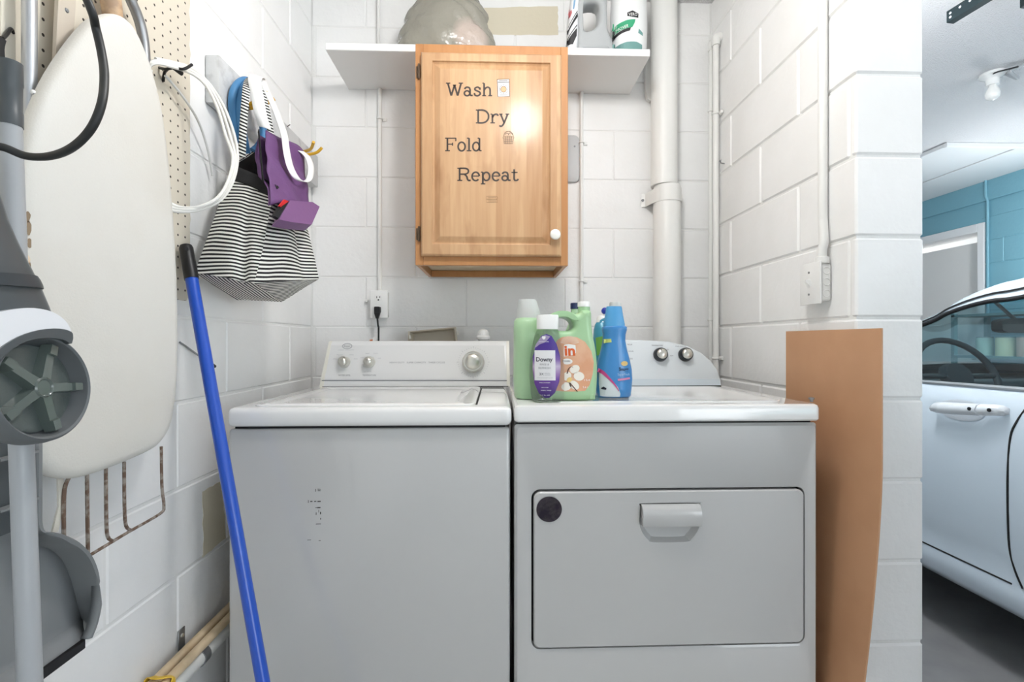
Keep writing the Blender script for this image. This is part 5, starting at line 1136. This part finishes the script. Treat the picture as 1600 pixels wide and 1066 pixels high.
for a0, b0, a1, b1, bu, n_, sh in specs: m.patch(face_f(a0, b0, a1, b1, bu, n_), 22, 30, uvl(a0, a1, sh))
sag = lambda u, v: Vector((0, 0, -.005 * math.sin(math.pi * u) * math.sin(math.pi * v)))
m.patch(lambda u, v: wr_(A0.lerp(B0, u).lerp(D0_.lerp(E0, u), v) + sag(u, v), .3), 14, 14, lambda u, v: (v, u * .15))
m.patch(lambda u, v: wr_(B0.lerp(C0, u).lerp(E0.lerp(C0, u), v) + sag(u, v) * .5, .3), 16, 14, lambda u, v: (u, v * .16 * (1 - .6 * u)))
bmesh.ops.remove_doubles(m.b, verts=m.b.verts, dist=.0004); mk('bag_body', m, STRIPE, tb, smooth=60)
m = M(); BC = mat('black_canvas', S(27, 27, 29), .9, bump=(300, .3, .002))
for a0, b0, a1, b1, bu, n_, sh in specs:
    f = face_f(a0, b0, a1, b1, bu, n_); m.patch(lambda u, v, f=f, n_=n_: f(u, .86 + .145 * v) + n_ * .0018, 22, 4)
mk('rim_band', m, BC, tb, smooth=60, solid=.002, label='black canvas rim')
m = M()
for a0, b0, a1, b1, bu, n_, sh in specs:
    f = face_f(a0, b0, a1, b1, bu, n_); m.patch(lambda u, v, f=f, n_=n_: f(u, .55 + .45 * v) - n_ * .003, 12, 6)
m.face([A0.lerp(A1, .56), B0.lerp(B1, .56), C0.lerp(C1, .56), D0_.lerp(D1_, .56)]); mk('lining', m, BC, tb, smooth=60)
SST = stripe_mat('striped_strap_cloth', .0085, .5)
def strap(pts, width, wdir, material, parent, name='strap', uv=True, thick=.0014):
    pp = crom(pts, 8); m = M(); acc = [0]
    for a_, b_ in zip(pp, pp[1:]): acc.append(acc[-1] + (b_ - a_).length)
    n = len(pp) - 1
    def f(u, v):
        i = round(v * n); w_ = wdir(v) if callable(wdir) else Vector(wdir); return pp[i] + w_.normalized() * width * (u - .5)
    m.patch(f, 1, n, (lambda u, v: (u, acc[round(v * n)] + u * .004)) if uv else None)
    return mk(name, m, material, parent, smooth=60, solid=thick)
strap([P(378, 246, X=-.655), P(380, 200, X=-.645), P(383, 160, X=-.64), P(386, 132, X=-.645), P(391, 123, X=-.66)], .017, (.75, .5, 0), SST, tb)
strap([P(428, 262, X=-.60), P(424, 215, X=-.61), P(417, 175, X=-.62), P(411, 150, X=-.63), P(400, 130, X=-.64), P(391, 123, X=-.655)], .017, (.6, .6, .1), SST, tb)

# purple tote with white straps
PUR = mat('purple_cloth', S(104, 68, 116), .6, bump=(60, .4, .004)); WST = mat('white_webbing', S(240, 240, 238), .8)
pt = thing('purple_tote', P(460, 345, X=-.56), 'purple tote bag with white straps hanging behind the striped bag', 'bag')
TL, TR_, BR, BL = P(413, 205, X=-.615), P(474, 238, X=-.575), P(481, 322, X=-.530), P(424, 318, X=-.530)
pn = (TR_ - TL).cross(BL - TL).normalized()
if pn.x < 0: pn = -pn
m = M()
def pf(u, v): 
    p = TL.lerp(TR_, u).lerp(BL.lerp(BR, u), v); return p + pn * (.008 * math.sin(math.pi * u) + .010 * noise.noise(p * 16))
m.patch(pf, 16, 18); m.patch(lambda u, v: pf(u, v) - pn * (.006 + .03 * math.sin(math.pi * min(1, .2 + v))), 16, 18)
mk('bag_body', m, PUR, pt, smooth=60, solid=.0016)
m = M(); m.patch(lambda u, v: TL.lerp(BL, v * .75) + Vector((-.012 - .012 * u, -.004, .004)) + (BL - TL) * 0 + Vector((0, .02 * u, 0)), 2, 8); mk('lining', m, BC, pt, smooth=60, solid=.002)
fl_ = [P(453, 313, X=-.510), P(489, 316, X=-.500), P(499.5, 323, X=-.495), P(487, 351, X=-.485), P(455, 347, X=-.485), P(436, 343, X=-.495)]
m = M(); fcn = ((fl_[2] - fl_[0]).cross(fl_[4] - fl_[0])).normalized(); fcn = fcn if fcn.x > 0 else -fcn
m.loft([[p for p in fl_], [p - fcn * .028 + Vector((0, .01, 0)) for p in fl_]]); mk('base_flap', m, mat('purple_cloth_pale', S(122, 84, 130), .55, bump=(80, .2, .003)), pt, smooth=20)
mk('red_lining', M().prism([P(437, 322, X=-.512), P(445, 312, X=-.512), P(452, 315, X=-.512), P(442, 326, X=-.512)], (-.004, 0, 0)), mat('red_cloth', S(206, 38, 42), .7), pt, smooth=0)
mk('dark_gusset', M().prism([P(441, 322, X=-.511), P(453, 314, X=-.511), P(438, 343, X=-.500), P(430, 338, X=-.511)], (-.012, .004, 0)), BC, pt, smooth=0)
strap([P(414, 200, X=-.612), P(407, 178, X=-.615), P(402, 150, X=-.622), P(398, 128, X=-.628), P(400, 119, X=-.635), P(406, 120, X=-.65)], .031, (.75, .6, .0), WST, pt, uv=False)
strap([P(408, 121, X=-.645), P(420, 148, X=-.63), P(434, 180, X=-.60), P(444, 210, X=-.575), P(448, 238, X=-.555), P(454, 262, X=-.54), P(464, 279, X=-.53), P(476, 284, X=-.528), P(484, 278, X=-.53), P(486, 262, X=-.535), P(481, 246, X=-.55), P(470, 236, X=-.565)], .024, (.35, .9, .25), WST, pt, uv=False)
# blue tubular ring
br_ = thing('blue_hose_loop', P(380, 235, X=-.69), 'blue rubber hose looped over the near hook behind the bag straps', 'hose')
HB = mat('blue_rubber', S(74, 134, 184), .45)
mk('hose', M().tube(crom([P(383, 236, X=-.70), P(371, 205, X=-.70), P(363, 172, X=-.70), P(364, 146, X=-.695), P(373, 130, X=-.69), P(386, 126, X=-.68), P(395, 138, X=-.678), P(402, 165, X=-.68), P(410, 195, X=-.68), P(411, 213, X=-.68), P(404, 228, X=-.69), P(395, 236, X=-.70)], 6, False), .0098, 14), HB, br_)
mk('hose', M().tube(crom([P(386, 240, X=-.685), P(379, 205, X=-.685), P(374, 172, X=-.685), P(377, 148, X=-.68), P(385, 132, X=-.672), P(392, 130, X=-.665)], 6), .0098, 14), HB, br_)

# broom handle
t_, b_ = P(290, 382, X=-.722), P(410.5, 1066, Y=1.0)
d = (t_ - b_); foot = b_ - d * (b_.z / d.z); foot.z = .004; g_ = t_.lerp(b_, .083)
bh = thing('broom_handle', foot, 'blue broom handle with a black grip leaning on the left wall before the washer', 'broom')
mk('shaft', M().tube([foot, g_], .0132, 20), mat('blue_painted_steel', S(36, 84, 190), .3, coat=.3), bh)
mk('grip', M().tube([g_ + (t_ - g_) * -.06, g_, t_.lerp(g_, .12), t_.lerp(g_, .04), t_], [.0148, .0148, .0142, .012, .006], 20), BLACK, bh, label='black end grip')
gd = (t_ - g_).normalized(); hc = t_.lerp(g_, .22); vv = (EYE - hc).normalized(); mk('hang_hole', M().lathe([(0, 0), (.0045, 0), (.0045, .0012), (0, .0013)], hc + (vv - gd * vv.dot(gd)).normalized() * .0136, (vv - gd * vv.dot(gd)), 14), DARK, bh)

rodw = thing('wall_rod', P(335, 572, X=-.725), 'thin grey rod with a black tip on the left wall, crossing behind the blue broom', 'rod')
mk('wire', M().tube(crom([P(281, 535, X=LX + .002), P(290, 541, X=-.745), P(312, 557, X=-.735), P(330, 570, X=-.727)], 4), .0022, 8), STEEL, rodw); mk('rubber_tip', M().tube([P(328, 568, X=-.727), P(332, 571, X=-.727), P(336, 573, X=-.725)], [.0038, .0052, .0040], 10), BLACK, rodw)

# pipe and dowels low on the left wall
pX = LX + .045; pz = P(350, 985, X=pX).z
pp_ = thing('wall_pipe', (pX, 1.2, pz), 'white plastic pipe clamped low along the left wall beside the washer', 'pipe')
mk('tube', M().tube([(pX, .35, pz), (pX, 1.93, pz)], .019, 20), mat('white_pvc', S(226, 226, 222), .35), pp_)
yk_ = P(312, 1020, X=pX).y
mk('clamp', M().tube([Vector((pX + .0205 * math.cos(q_), yk_, pz + .0205 * math.sin(q_))) for q_ in [2 * math.pi * k / 20 for k in range(20)]], .002, closed=True, flat=((0, 1, 0), .011, .0014)), STEEL, pp_)
mk('clamp_tab', M().box((LX + .001, yk_ - .012, pz + .016), (LX + .004, yk_ + .012, pz + .066), .001, 1), STEEL, pp_); mk('clamp_tab', M().box((LX + .001, yk_ - .012, pz - .06), (LX + .004, yk_ + .012, pz - .018), .001, 1), STEEL, pp_)
for s_ in (.05, -.045): mk('clamp_screw', M().lathe([(0, 0), (.005, 0), (.004, .003), (0, .0035)], (LX + .004, yk_, pz + s_), (1, 0, 0), 12), BLACK if s_ < 0 else CHROME, pp_)
ye = P(250, 1050, X=pX).y
for i, (dx, dz_, lab) in enumerate(((-.017, .0285, 'pale wooden dowel nearer the wall, lying along the white pipe'), (.008, .0275, 'pale wooden dowel further from the wall, lying along the white pipe'))):
    o = thing('wooden_dowel', (pX + dx, ye, pz + dz_ - .0105), lab, 'dowel'); mk('rod', M().tube([(pX + dx, ye - .02, pz + dz_ + .0), (pX + dx, 1.75, pz + dz_ + .0)], .0105, 16), LWOOD, o)
    mk('sawn_end', M().lathe([(0, 0), (.0100, 0), (.0085, .0008), (0, .001)], (pX + dx, ye - .02, pz + dz_), (0, -1, 0), 16), mat('sawn_pine', S(232, 218, 192), .8), o)
rb = thing('yellow_tie', (pX - .004, ye + .008, pz + .03), 'frayed yellow tape tied round the near ends of the dowels', 'tape')
m = M(); rings = []
for k in range(29):
    q_ = 2 * math.pi * k / 28; c = Vector((pX - .004 + .0275 * math.cos(q_), ye + .004 + .006 * math.sin(3 * q_), pz + .0285 + .0150 * math.sin(q_))); rings.append(c)
m.tube(rings[:-1], .002, closed=True, flat=((0, 1, 0), .007, .0012)); mk('band', m, mat('yellow_tape', S(226, 186, 60), .5), rb)
mk('loose_strand', M().tube(crom([(pX - .03, ye, pz + .03), (pX - .038, ye - .02, pz + .024), (pX - .036, ye - .045, pz + .03)], 4), .0022, 6), mat('yellow_strand', S(232, 196, 80), .5), rb)

# ------------------------------------------------------------------ garage
# bare bulb with its cable on the ceiling
bc_ = P(1551, 118, Z=CZ - .01); bo = thing('bulb_fitting', (bc_.x, bc_.y, CZ), 'bare white bulb in a porcelain lampholder on the garage ceiling', 'light bulb')
mk('lampholder', M().lathe([(0, 0), (.055, 0), (.055, .012), (.04, .022), (.03, .03), (.026, .06), (0, .06)], (bc_.x, bc_.y, CZ - .001), (0, 0, -1), 28), mat('glazed_porcelain', S(240, 240, 238), .2), bo)
mk('bulb', M().lathe([(0, .058), (.014, .058), (.018, .072), (.028, .092), (.031, .110), (.026, .128), (.012, .139), (0, .141)], (bc_.x, bc_.y, CZ), (0, 0, -1), 24), mat('opal_bulb', S(244, 243, 240), .2), bo)
cbo = thing('ceiling_cable', (bc_.x + .05, bc_.y, CZ - .02), 'grey cable looping along the garage ceiling to the bare bulb', 'cable')
mk('cord', M().tube(crom([(bc_.x + .03, bc_.y - .04, CZ - .022), (bc_.x + .08, bc_.y - .05, CZ - .05), P(1578, 112, Z=CZ - .03), P(1590, 105, Z=CZ - .015), P(1620, 90, Z=CZ - .012), P(1700, 50, Z=CZ - .012)], 6), .009, 10), LGREY, cbo); mk('thin_wire', M().tube(crom([(bc_.x - .03, bc_.y - .03, CZ - .018), P(1560, 112, Z=CZ - .02), P(1580, 107, Z=CZ - .02), P(1592, 104, Z=CZ - .016)], 6), .004, 8), BLACK, cbo)
# perforated angle irons
AG = mat('black_angle_iron', S(24, 40, 44), .5, .3)
def angle_iron(p_end, p_far, lab, zt):
    o = thing('angle_iron', p_end, lab, 'bracket'); d = (p_far - p_end).normalized(); sd = d.cross(Vector((0, 0, 1))).normalized()
    if sd.x > 0: sd = -sd
    L_ = (p_far - p_end).length
    m = M(); up = Vector((0, 0, 1))
    for (e1, e2) in ((up * .045, sd * .003), (sd * -.03, up * .003)):
        c0, c1 = p_end, p_end + d * L_
        m.loft([[c, c + e1, c + e1 + e2, c + e2] for c in (c0, c1)])
    mk('flange', m, AG, o, smooth=0)
    for k in range(5):
        for zz_, off_ in ((.03, .02), (.014, .02)):
            if zz_ < .02 and k: continue
            c = p_end + d * (.014 + .035 * k) + up * zz_ + sd * .0033; mk('bolt_hole', M().lathe([(0, 0), (.0045, 0), (.0045, .0006), (0, .0006)], c, sd, 10), mat('hole_light', S(206, 208, 212), .6), o, smooth=0)
    mk('hanger_strap', M().box(p_far + Vector((-.012, -.002, 0)), Vector((p_far.x + .012, p_far.y + .002, CZ - .001))), AG, o, smooth=0)
pe = P(1480, 36, Z=2.36); angle_iron(pe, P(1660, -75, Z=2.36), 'black perforated angle iron at the top of the garage opening, the longer of two', 2.36)
pe = P(1595, 12, Z=2.38); angle_iron(pe, pe + Vector((.3, .04, 0)), 'short stub of black perforated angle iron at the top right corner', 2.38)

# laundry ceiling globe, then added fill lamps, all out of frame
def globe_light(x, y, drop, e, col, label):
    o = thing('globe_light', (x, y, CZ), label, 'ceiling light')
    mk('base', M().lathe([(0, 0), (.07, 0), (.07, .012), (.05, .022), (.014, .026), (.014, drop - GLOBE_R + .006), (0, drop - GLOBE_R + .006)], (x, y, CZ - .001), (0, 0, -1), 28), WHITE, o)
    mk('globe', M().lathe([(GLOBE_R * math.sin(R(t)), -GLOBE_R * math.cos(R(t))) for t in range(0, 181, 12)], (x, y, CZ - drop), n=24), mat('lit_globe', S(250, 250, 248), .3, emit=(col, e)), o)
globe_light(LAMP[0], LAMP[1], .28, GLOBE_E, (1, .985, .965, 1), 'lit white globe light on the ceiling of the laundry corner')
globe_light(1.22, 1.62, .5, SIDE_FILL_E, (.97, .985, 1, 1), 'added fill globe hidden behind the block pillar to light the car')  # added lamp, hidden by the pillar, to brighten the car side
globe_light(3.6, 3.0, .75, GARAGE_FILL_E, (.95, .98, 1, 1), 'added unseen fill globe hanging over the front of the car')  # added lamp out of view, fill for the garage ceiling and blue wall
tl_ = thing('tube_fill', (2.35, -.7, CZ), 'added unseen fill tubes on the ceiling behind the car', 'ceiling light')  # added tubes behind the camera, extra fill for the garage
mk('housing', M().box((1.7, -.78, CZ - .06), (2.9, -.62, CZ - .001), .01), WHITE, tl_)
for yq_ in (-.74, -.66): mk('tube', M().tube([(1.74, yq_, CZ - .075), (2.86, yq_, CZ - .075)], .013, 12), mat('fill_tube', S(250, 250, 250), .3, emit=((.95, .98, 1, 1), TUBE_FILL_E)), tl_)

# storage shelf with a few pots against the blue wall, seen through the car windows
ss = thing('storage_shelf', (4.05, 3.62, 0), 'teal grey storage shelf against the blue garage wall beyond the car', 'shelf')
TG = mat('teal_grey_paint', S(108, 142, 146), .5)
for yq_ in (3.32, 3.92):
    for xq_ in (3.9, 4.19): mk('post', M().box((xq_ - .015, yq_ - .015, 0), (xq_ + .015, yq_ + .015, 1.32)), TG, ss, smooth=0)
for zq in (.25, .62, .95, 1.29): mk('shelf_board', M().box((3.885, 3.305, zq), (4.205, 3.935, zq + .02)), TG, ss, smooth=0)
for i, (yq_, col, r_, lab) in enumerate(((3.48, S(216, 176, 160), .055, 'pinkish paint pot on the storage shelf beyond the car'), (3.63, S(222, 216, 178), .06, 'cream paint pot on the storage shelf beyond the car'), (3.79, S(190, 210, 196), .055, 'pale green paint pot on the storage shelf beyond the car'))):
    o = thing('paint_pot', (4.03, yq_, .971), lab, 'paint pot', 'pots on the storage shelf'); mk('can', M().lathe([(0, 0), (r_, 0), (r_, .14), (r_ * .96, .145), (0, .145)], (4.03, yq_, .971), n=20), mat('pot_label', col, .5), o); mk('lid', M().lathe([(0, 0), (r_ * .95, 0), (r_ * .95, .008), (0, .008)], (4.03, yq_, 1.116), n=20), STEEL, o)

# ------------------------------------------------------------------ car
XC = 2.515
CARW = mat('white_car_paint', S(210, 223, 234), .2, coat=.8); GLS = bpy.data.materials.new('tinted_car_glass'); GLS.use_nodes = True
nt = GLS.node_tree; nt.nodes.remove(nt.nodes['Principled BSDF']); tpn = nd(nt, 'ShaderNodeBsdfTransparent'); tpn.inputs[0].default_value = (.60, .74, .77, 1); gl = nd(nt, 'ShaderNodeBsdfGlossy'); gl.inputs['Roughness'].default_value = .03
lw = nd(nt, 'ShaderNodeLayerWeight'); lwf = mth(nt, 'ADD', mth(nt, 'MULTIPLY', mth(nt, 'POWER', lw.outputs['Facing'], 4.), .6), .05)
mxs = nd(nt, 'ShaderNodeMixShader'); nt.links.new(lwf, mxs.inputs[0]); nt.links.new(tpn.outputs[0], mxs.inputs[1]); nt.links.new(gl.outputs[0], mxs.inputs[2]); nt.links.new(mxs.outputs[0], nt.nodes['Material Output'].inputs[0])
INT = mat('car_interior_grey', S(74, 84, 92), .7); INTD = mat('car_dashboard_dark', S(46, 52, 58), .6)
car = thing('car', (XC, 1.6, 0), 'white car parked in the garage beyond the block pillar, driver door facing', 'car')
ST = [(-.72, .62, .70), (-.62, .76, .88), (-.3, .84, .955), (.2, .875, .95), (.7, .888, .945), (1.2, .892, .938), (1.6, .893, .932), (2.0, .892, .925), (2.4, .888, .915), (2.9, .872, .885), (3.4, .84, .82), (3.75, .77, .73), (3.92, .62, .60)]
def carsec(hw, zb, s_=1): return [(hw - .10, .20), (hw - .035, .215), (hw - .012, .245), (hw - .012, .30), (hw - .020, .315), (hw - .006, .40), (hw + .001, .55), (hw + .003, .72), (hw - .004, zb - .07), (hw - .02, zb - .012), (hw - .032, zb)]
m = M(); rows = []
for y, hw, zb in ST:
    s_ = carsec(hw, zb); rows.append([Vector((XC - x, y, z)) for x, z in s_] + [Vector((XC + x, y, z)) for x, z in s_[::-1]])
for a_ in (0, 11): m.loft([q_[a_:a_ + 11] for q_ in rows], closed=False, cap=False)
m.face(rows[0]); m.face(rows[-1]); mk('body_shell', m, CARW, car, smooth=40)
def deck(y0, y1, lift):
    m = M(); rr = []
    for y, hw, zb in ST:
        if y0 - .01 <= y <= y1 + .01: rr.append([Vector((XC + (hw - .032) * t, y, zb + lift * (1 - t * t))) for t in [-1 + k / 5 for k in range(11)]])
    return m.loft(rr, closed=False, cap=False)
mk('hood', deck(2.4, 3.92, .06), CARW, car, smooth=60); mk('trunk_lid', deck(-.72, -.3, .04), CARW, car, smooth=60)
def gsec(x): return XC - x
rail = crom([(1.655, 2.62, .945), (1.72, 2.15, 1.082)] + [tuple(P(a_, b_, X=1.762)) for a_, b_ in ((1448, 506), (1480, 490.5), (1513, 479), (1550, 470.5), (1600, 464))] + [(1.78, 1.2, 1.285), (1.785, .8, 1.300), (1.78, .35, 1.285), (1.75, -.1, 1.18), (1.69, -.45, 1.03), (1.665, -.6, .955)], 6)
railo = [Vector((p.x + .05, p.y + .01, p.z + (.034 + .10 * max(-.03, min(.40, 1.95 - p.y))) * min(1, max(.2, (p.z - .93) / .12)))) for p in rail]
def mir(p): return Vector((2 * XC - p.x, p.y, p.z))
def belt(y):
    for (y0, h0, z0), (y1, h1, z1) in zip(ST, ST[1:]):
        if y0 <= y <= y1: t = (y - y0) / (y1 - y0); return Vector((XC - (h0 + (h1 - h0) * t) + .034, y, z0 + (z1 - z0) * t))
for s_, nm in ((0, 'near'), (1, 'off')):
    T = mir if s_ else (lambda p: p)
    mk('roof_rail', M().loft([[T(p) for p in rail], [T(p.lerp(o_, .55) + Vector((-.012, 0, 0))) for p, o_ in zip(rail, railo)], [T(o_) for o_ in railo]], closed=False, cap=False), CARW, car, smooth=60)
    mk('drip_trim', M().tube([T(p.lerp(o_, .42) + Vector((-.014, 0, 0))) for p, o_ in zip(rail, railo)], .0035, 6), BLACK, car)
    mk('window_seal', M().tube([T(p + Vector((-.003, 0, 0))) for p in rail], .008, 8), BLACK, car)
    front_w = [p for p in rail if 0.62 <= p.y <= 2.58]; rear_w = [p for p in rail if -.58 <= p.y <= .60]
    for nm2, w_ in (('front_window', front_w), ('rear_window', rear_w)):
        mk(nm2, M().loft([[T(p) for p in w_], [T(belt(p.y)) for p in w_]], closed=False, cap=False), GLS, car, smooth=60, label='tinted side window')
    mk('pillar', M().loft([[T(p + Vector((dx, dy_, 0))) for dx, dy_ in ((0, -.03), (0, .03), (.03, .03), (.03, -.03))] for p in (belt(.61), [r_ for r_ in rail if r_.y <= .62][0])]), BLACK, car)
    bl_ = [T(belt(y) + Vector((-.006, 0, .004))) for y in [-.55 + .1 * k for k in range(32)]]; mk('belt_trim', M().tube(bl_, .007, 8), ALU, car)
    mk('side_mirror', M().lathe([(0, -.06), (.05, -.05), (.065, 0), (.05, .05), (0, .06)], T(Vector((1.56, 2.28, 1.0))), (0, 1, 0), 18), CARW, car)
roofm = M(); rr = []
for p, o_ in zip(rail, railo):
    if -.05 <= p.y <= 1.45: rr.append([Vector((o_.x + (2 * XC - 2 * o_.x) * k / 10, o_.y, o_.z + .045 * (1 - (2 * k / 10 - 1) ** 2))) for k in range(11)])
roofm.loft(rr, closed=False, cap=False); mk('roof', roofm, CARW, car, smooth=60)
hl = M().loft([[v + Vector((0, 0, -.03)) for v in r_] for r_ in rr], closed=False, cap=False); mk('headliner', hl, INT, car, smooth=60)
for nm, y0, y1 in (('windshield', 1.43, 2.64), ('rear_windshield', -.62, -.03)):
    m = M(); m.loft([[Vector((o_.x + (2 * XC - 2 * o_.x) * k / 8, o_.y + (.05 if nm == 'windshield' else -.04) * (1 - (2 * k / 8 - 1) ** 2), o_.z + .02 * (1 - (2 * k / 8 - 1) ** 2))) for k in range(9)] for o_ in railo if y0 <= o_.y <= y1], closed=False, cap=False); mk(nm, m, GLS, car, smooth=60)
# interior
mk('dashboard', M().box((1.72, 2.30, .6), (3.31, 2.75, .90), .06, 3), INTD, car)
mk('cabin_floor', M().box((1.70, -.4, .3), (3.33, 2.7, .34)), INTD, car, smooth=0)
swc = P(1496, 588, X=2.14); swn = Vector((0, -.9, .43)).normalized(); su = Vector((1, 0, 0)); sv = swn.cross(su)
sw_ = mk('steering_wheel', M().tube([swc + (su * math.cos(t) + sv * math.sin(t)) * .185 for t in [2 * math.pi * k / 32 for k in range(32)]], .014, 10, True), INTD, car)
mk('wheel_spoke', M().tube([swc - su * .18, swc, swc + su * .18], .012, 8).tube([swc, swc - sv * .18], .014, 8), INTD, sw_); mk('wheel_hub', M().lathe([(0, -.02), (.07, -.02), (.06, .015), (0, .02)], swc, swn, 24), INTD, sw_)
for sx in (2.14, 2.89):
    for sy, nm in ((1.25, 'front_seat'), (.2, 'back_seat')):
        m = M(); m.box((sx - .25, sy, .45), (sx + .25, sy + .5, .60), .05, 3); m.loft([[Vector((sx + dx * w_, sy + yo + dy_, z)) for dx, dy_ in ((-1, -.06), (1, -.06), (1, .06), (-1, .06))] for z, w_, yo in ((.55, .25, .04), (.8, .25, -.02), (1.0, .2, -.08), (1.03, .12, -.09), (1.04, .12, -.09), (1.16, .12, -.11))]); mk(nm, m, INT, car, smooth=30)
rvc = P(1597, 509, X=2.42)
mk('rearview_mirror', M().loft([[rvc + Vector((x * .115, y_, z * .033)) for x, z in rrect(-1, 1, -1, 1, .5, 4)] for y_ in (-.02, .01, .03)]), BLACK, car)
mk('mirror_arm', M().tube([rvc + Vector((0, .02, .02)), rvc + Vector((0, .12, .12))], .008, 8), BLACK, car)
# door seams, handle, wheels
def sidex(y, z):
    for (y0, h0, z0), (y1, h1, z1) in zip(ST, ST[1:]):
        if y0 <= y <= y1:
            t = (y - y0) / (y1 - y0); s_ = carsec(h0 + (h1 - h0) * t, z0 + (z1 - z0) * t)
            for (xa, za), (xb, zb_) in zip(s_, s_[1:]):
                if za <= z <= zb_: return XC - (xa + (xb - xa) * (z - za) / max(zb_ - za, 1e-6))
    return XC - .88
def onside(px, py, lift=.0):
    X = 1.62
    for _ in range(4):
        p = P(px, py, X=X); X = sidex(p.y, p.z) - lift
    return P(px, py, X=X)
seam = crom([onside(a_, b_, .0005) for a_, b_ in ((1602, 640), (1588, 660), (1578.5, 684), (1574.5, 740), (1574.5, 800), (1577, 855), (1586, 892), (1598, 920))], 4)
mk('door_seam', M().tube(seam, .0032, 6), DARK, car)
seam2 = [Vector((sidex(y, .316) - .0005, y, .316)) for y in [1.46 + .03 * k for k in range(45)]]; mk('door_seam', M().tube(seam2, .003, 6), DARK, car)
fs = [Vector((sidex(2.45, z) - .0005, 2.45, z)) for z in [.32 + .06 * k for k in range(10)]]; mk('door_seam', M().tube(fs, .003, 6), DARK, car)
HM = mat('silver_white_paint', S(226, 231, 236), .15, coat=.8)
def hsec(px, py, w_, lift): 
    c = onside(px, py, lift); return [c + Vector((dx, 0, dz_)) for dx, dz_ in ((-.010, -w_ * .5), (-.016, 0), (-.010, w_ * .5), (.004, w_ * .7), (.006, 0), (.004, -w_ * .7))]
m = M(); m.loft([hsec(1458, 638, .020, .018), hsec(1462, 637, .029, .026), hsec(1480, 638, .030, .030), hsec(1510, 639.5, .029, .030), hsec(1529, 640.5, .028, .028)]); hd = mk('door_handle', m, HM, car, smooth=50)
m = M(); m.loft([hsec(1531, 640.5, .028, .024), hsec(1555, 641, .026, .020), hsec(1566, 642, .024, .012), hsec(1575.5, 643, .012, .004)]); mk('handle_cap', m, HM, hd, smooth=50)
cp = M(); cc_ = onside(1500, 641, .0015); cp.face([Vector((sidex(cc_.y + .085 * math.cos(t), cc_.z + .036 * math.sin(t)) - .0015, cc_.y + .085 * math.cos(t), cc_.z + .036 * math.sin(t))) for t in [2 * math.pi * k / 28 for k in range(28)]]); mk('handle_cup', cp, mat('handle_cup_paint', S(200, 207, 214), .3), hd, smooth=0)
for px, py in ((1515, 639), (1546, 641)): mk('keyhole', M().lathe([(0, 0), (.006, 0), (.006, .003), (0, .0035)], onside(px, py, .043 if px < 1530 else .036), (-1, 0, 0), 14), BLACK, hd)
TYRE = mat('tyre_rubber', S(30, 30, 32), .8)
for y in (.05, 2.95):
    for x_, ax in ((XC - .80, (-1, 0, 0)), (XC + .80, (1, 0, 0))):
        wl_ = mk('wheel', M().lathe([(.0, -.1), (.29, -.1), (.325, -.08), (.33, 0), (.325, .07), (.29, .095), (.22, .09), (.2, .07), (0, .07)], (x_, y, .33), ax, 36), TYRE, car)
        mk('rim', M().lathe([(0, .07), (.2, .072), (.215, .088), (.2, .09), (.1, .08), (.06, .095), (0, .097)], (x_, y, .33), ax, 30), ALU, wl_)
        mk('wheel_arch', M().lathe([(0, 0), (.37, 0), (.37, .0), (0, .004)], (XC - sidex(y, .5), 0, 0) and (sidex(y, .45) + .004 if ax[0] < 0 else 2 * XC - sidex(y, .45) - .004, y, .36), ax, 32), DARK, wl_)
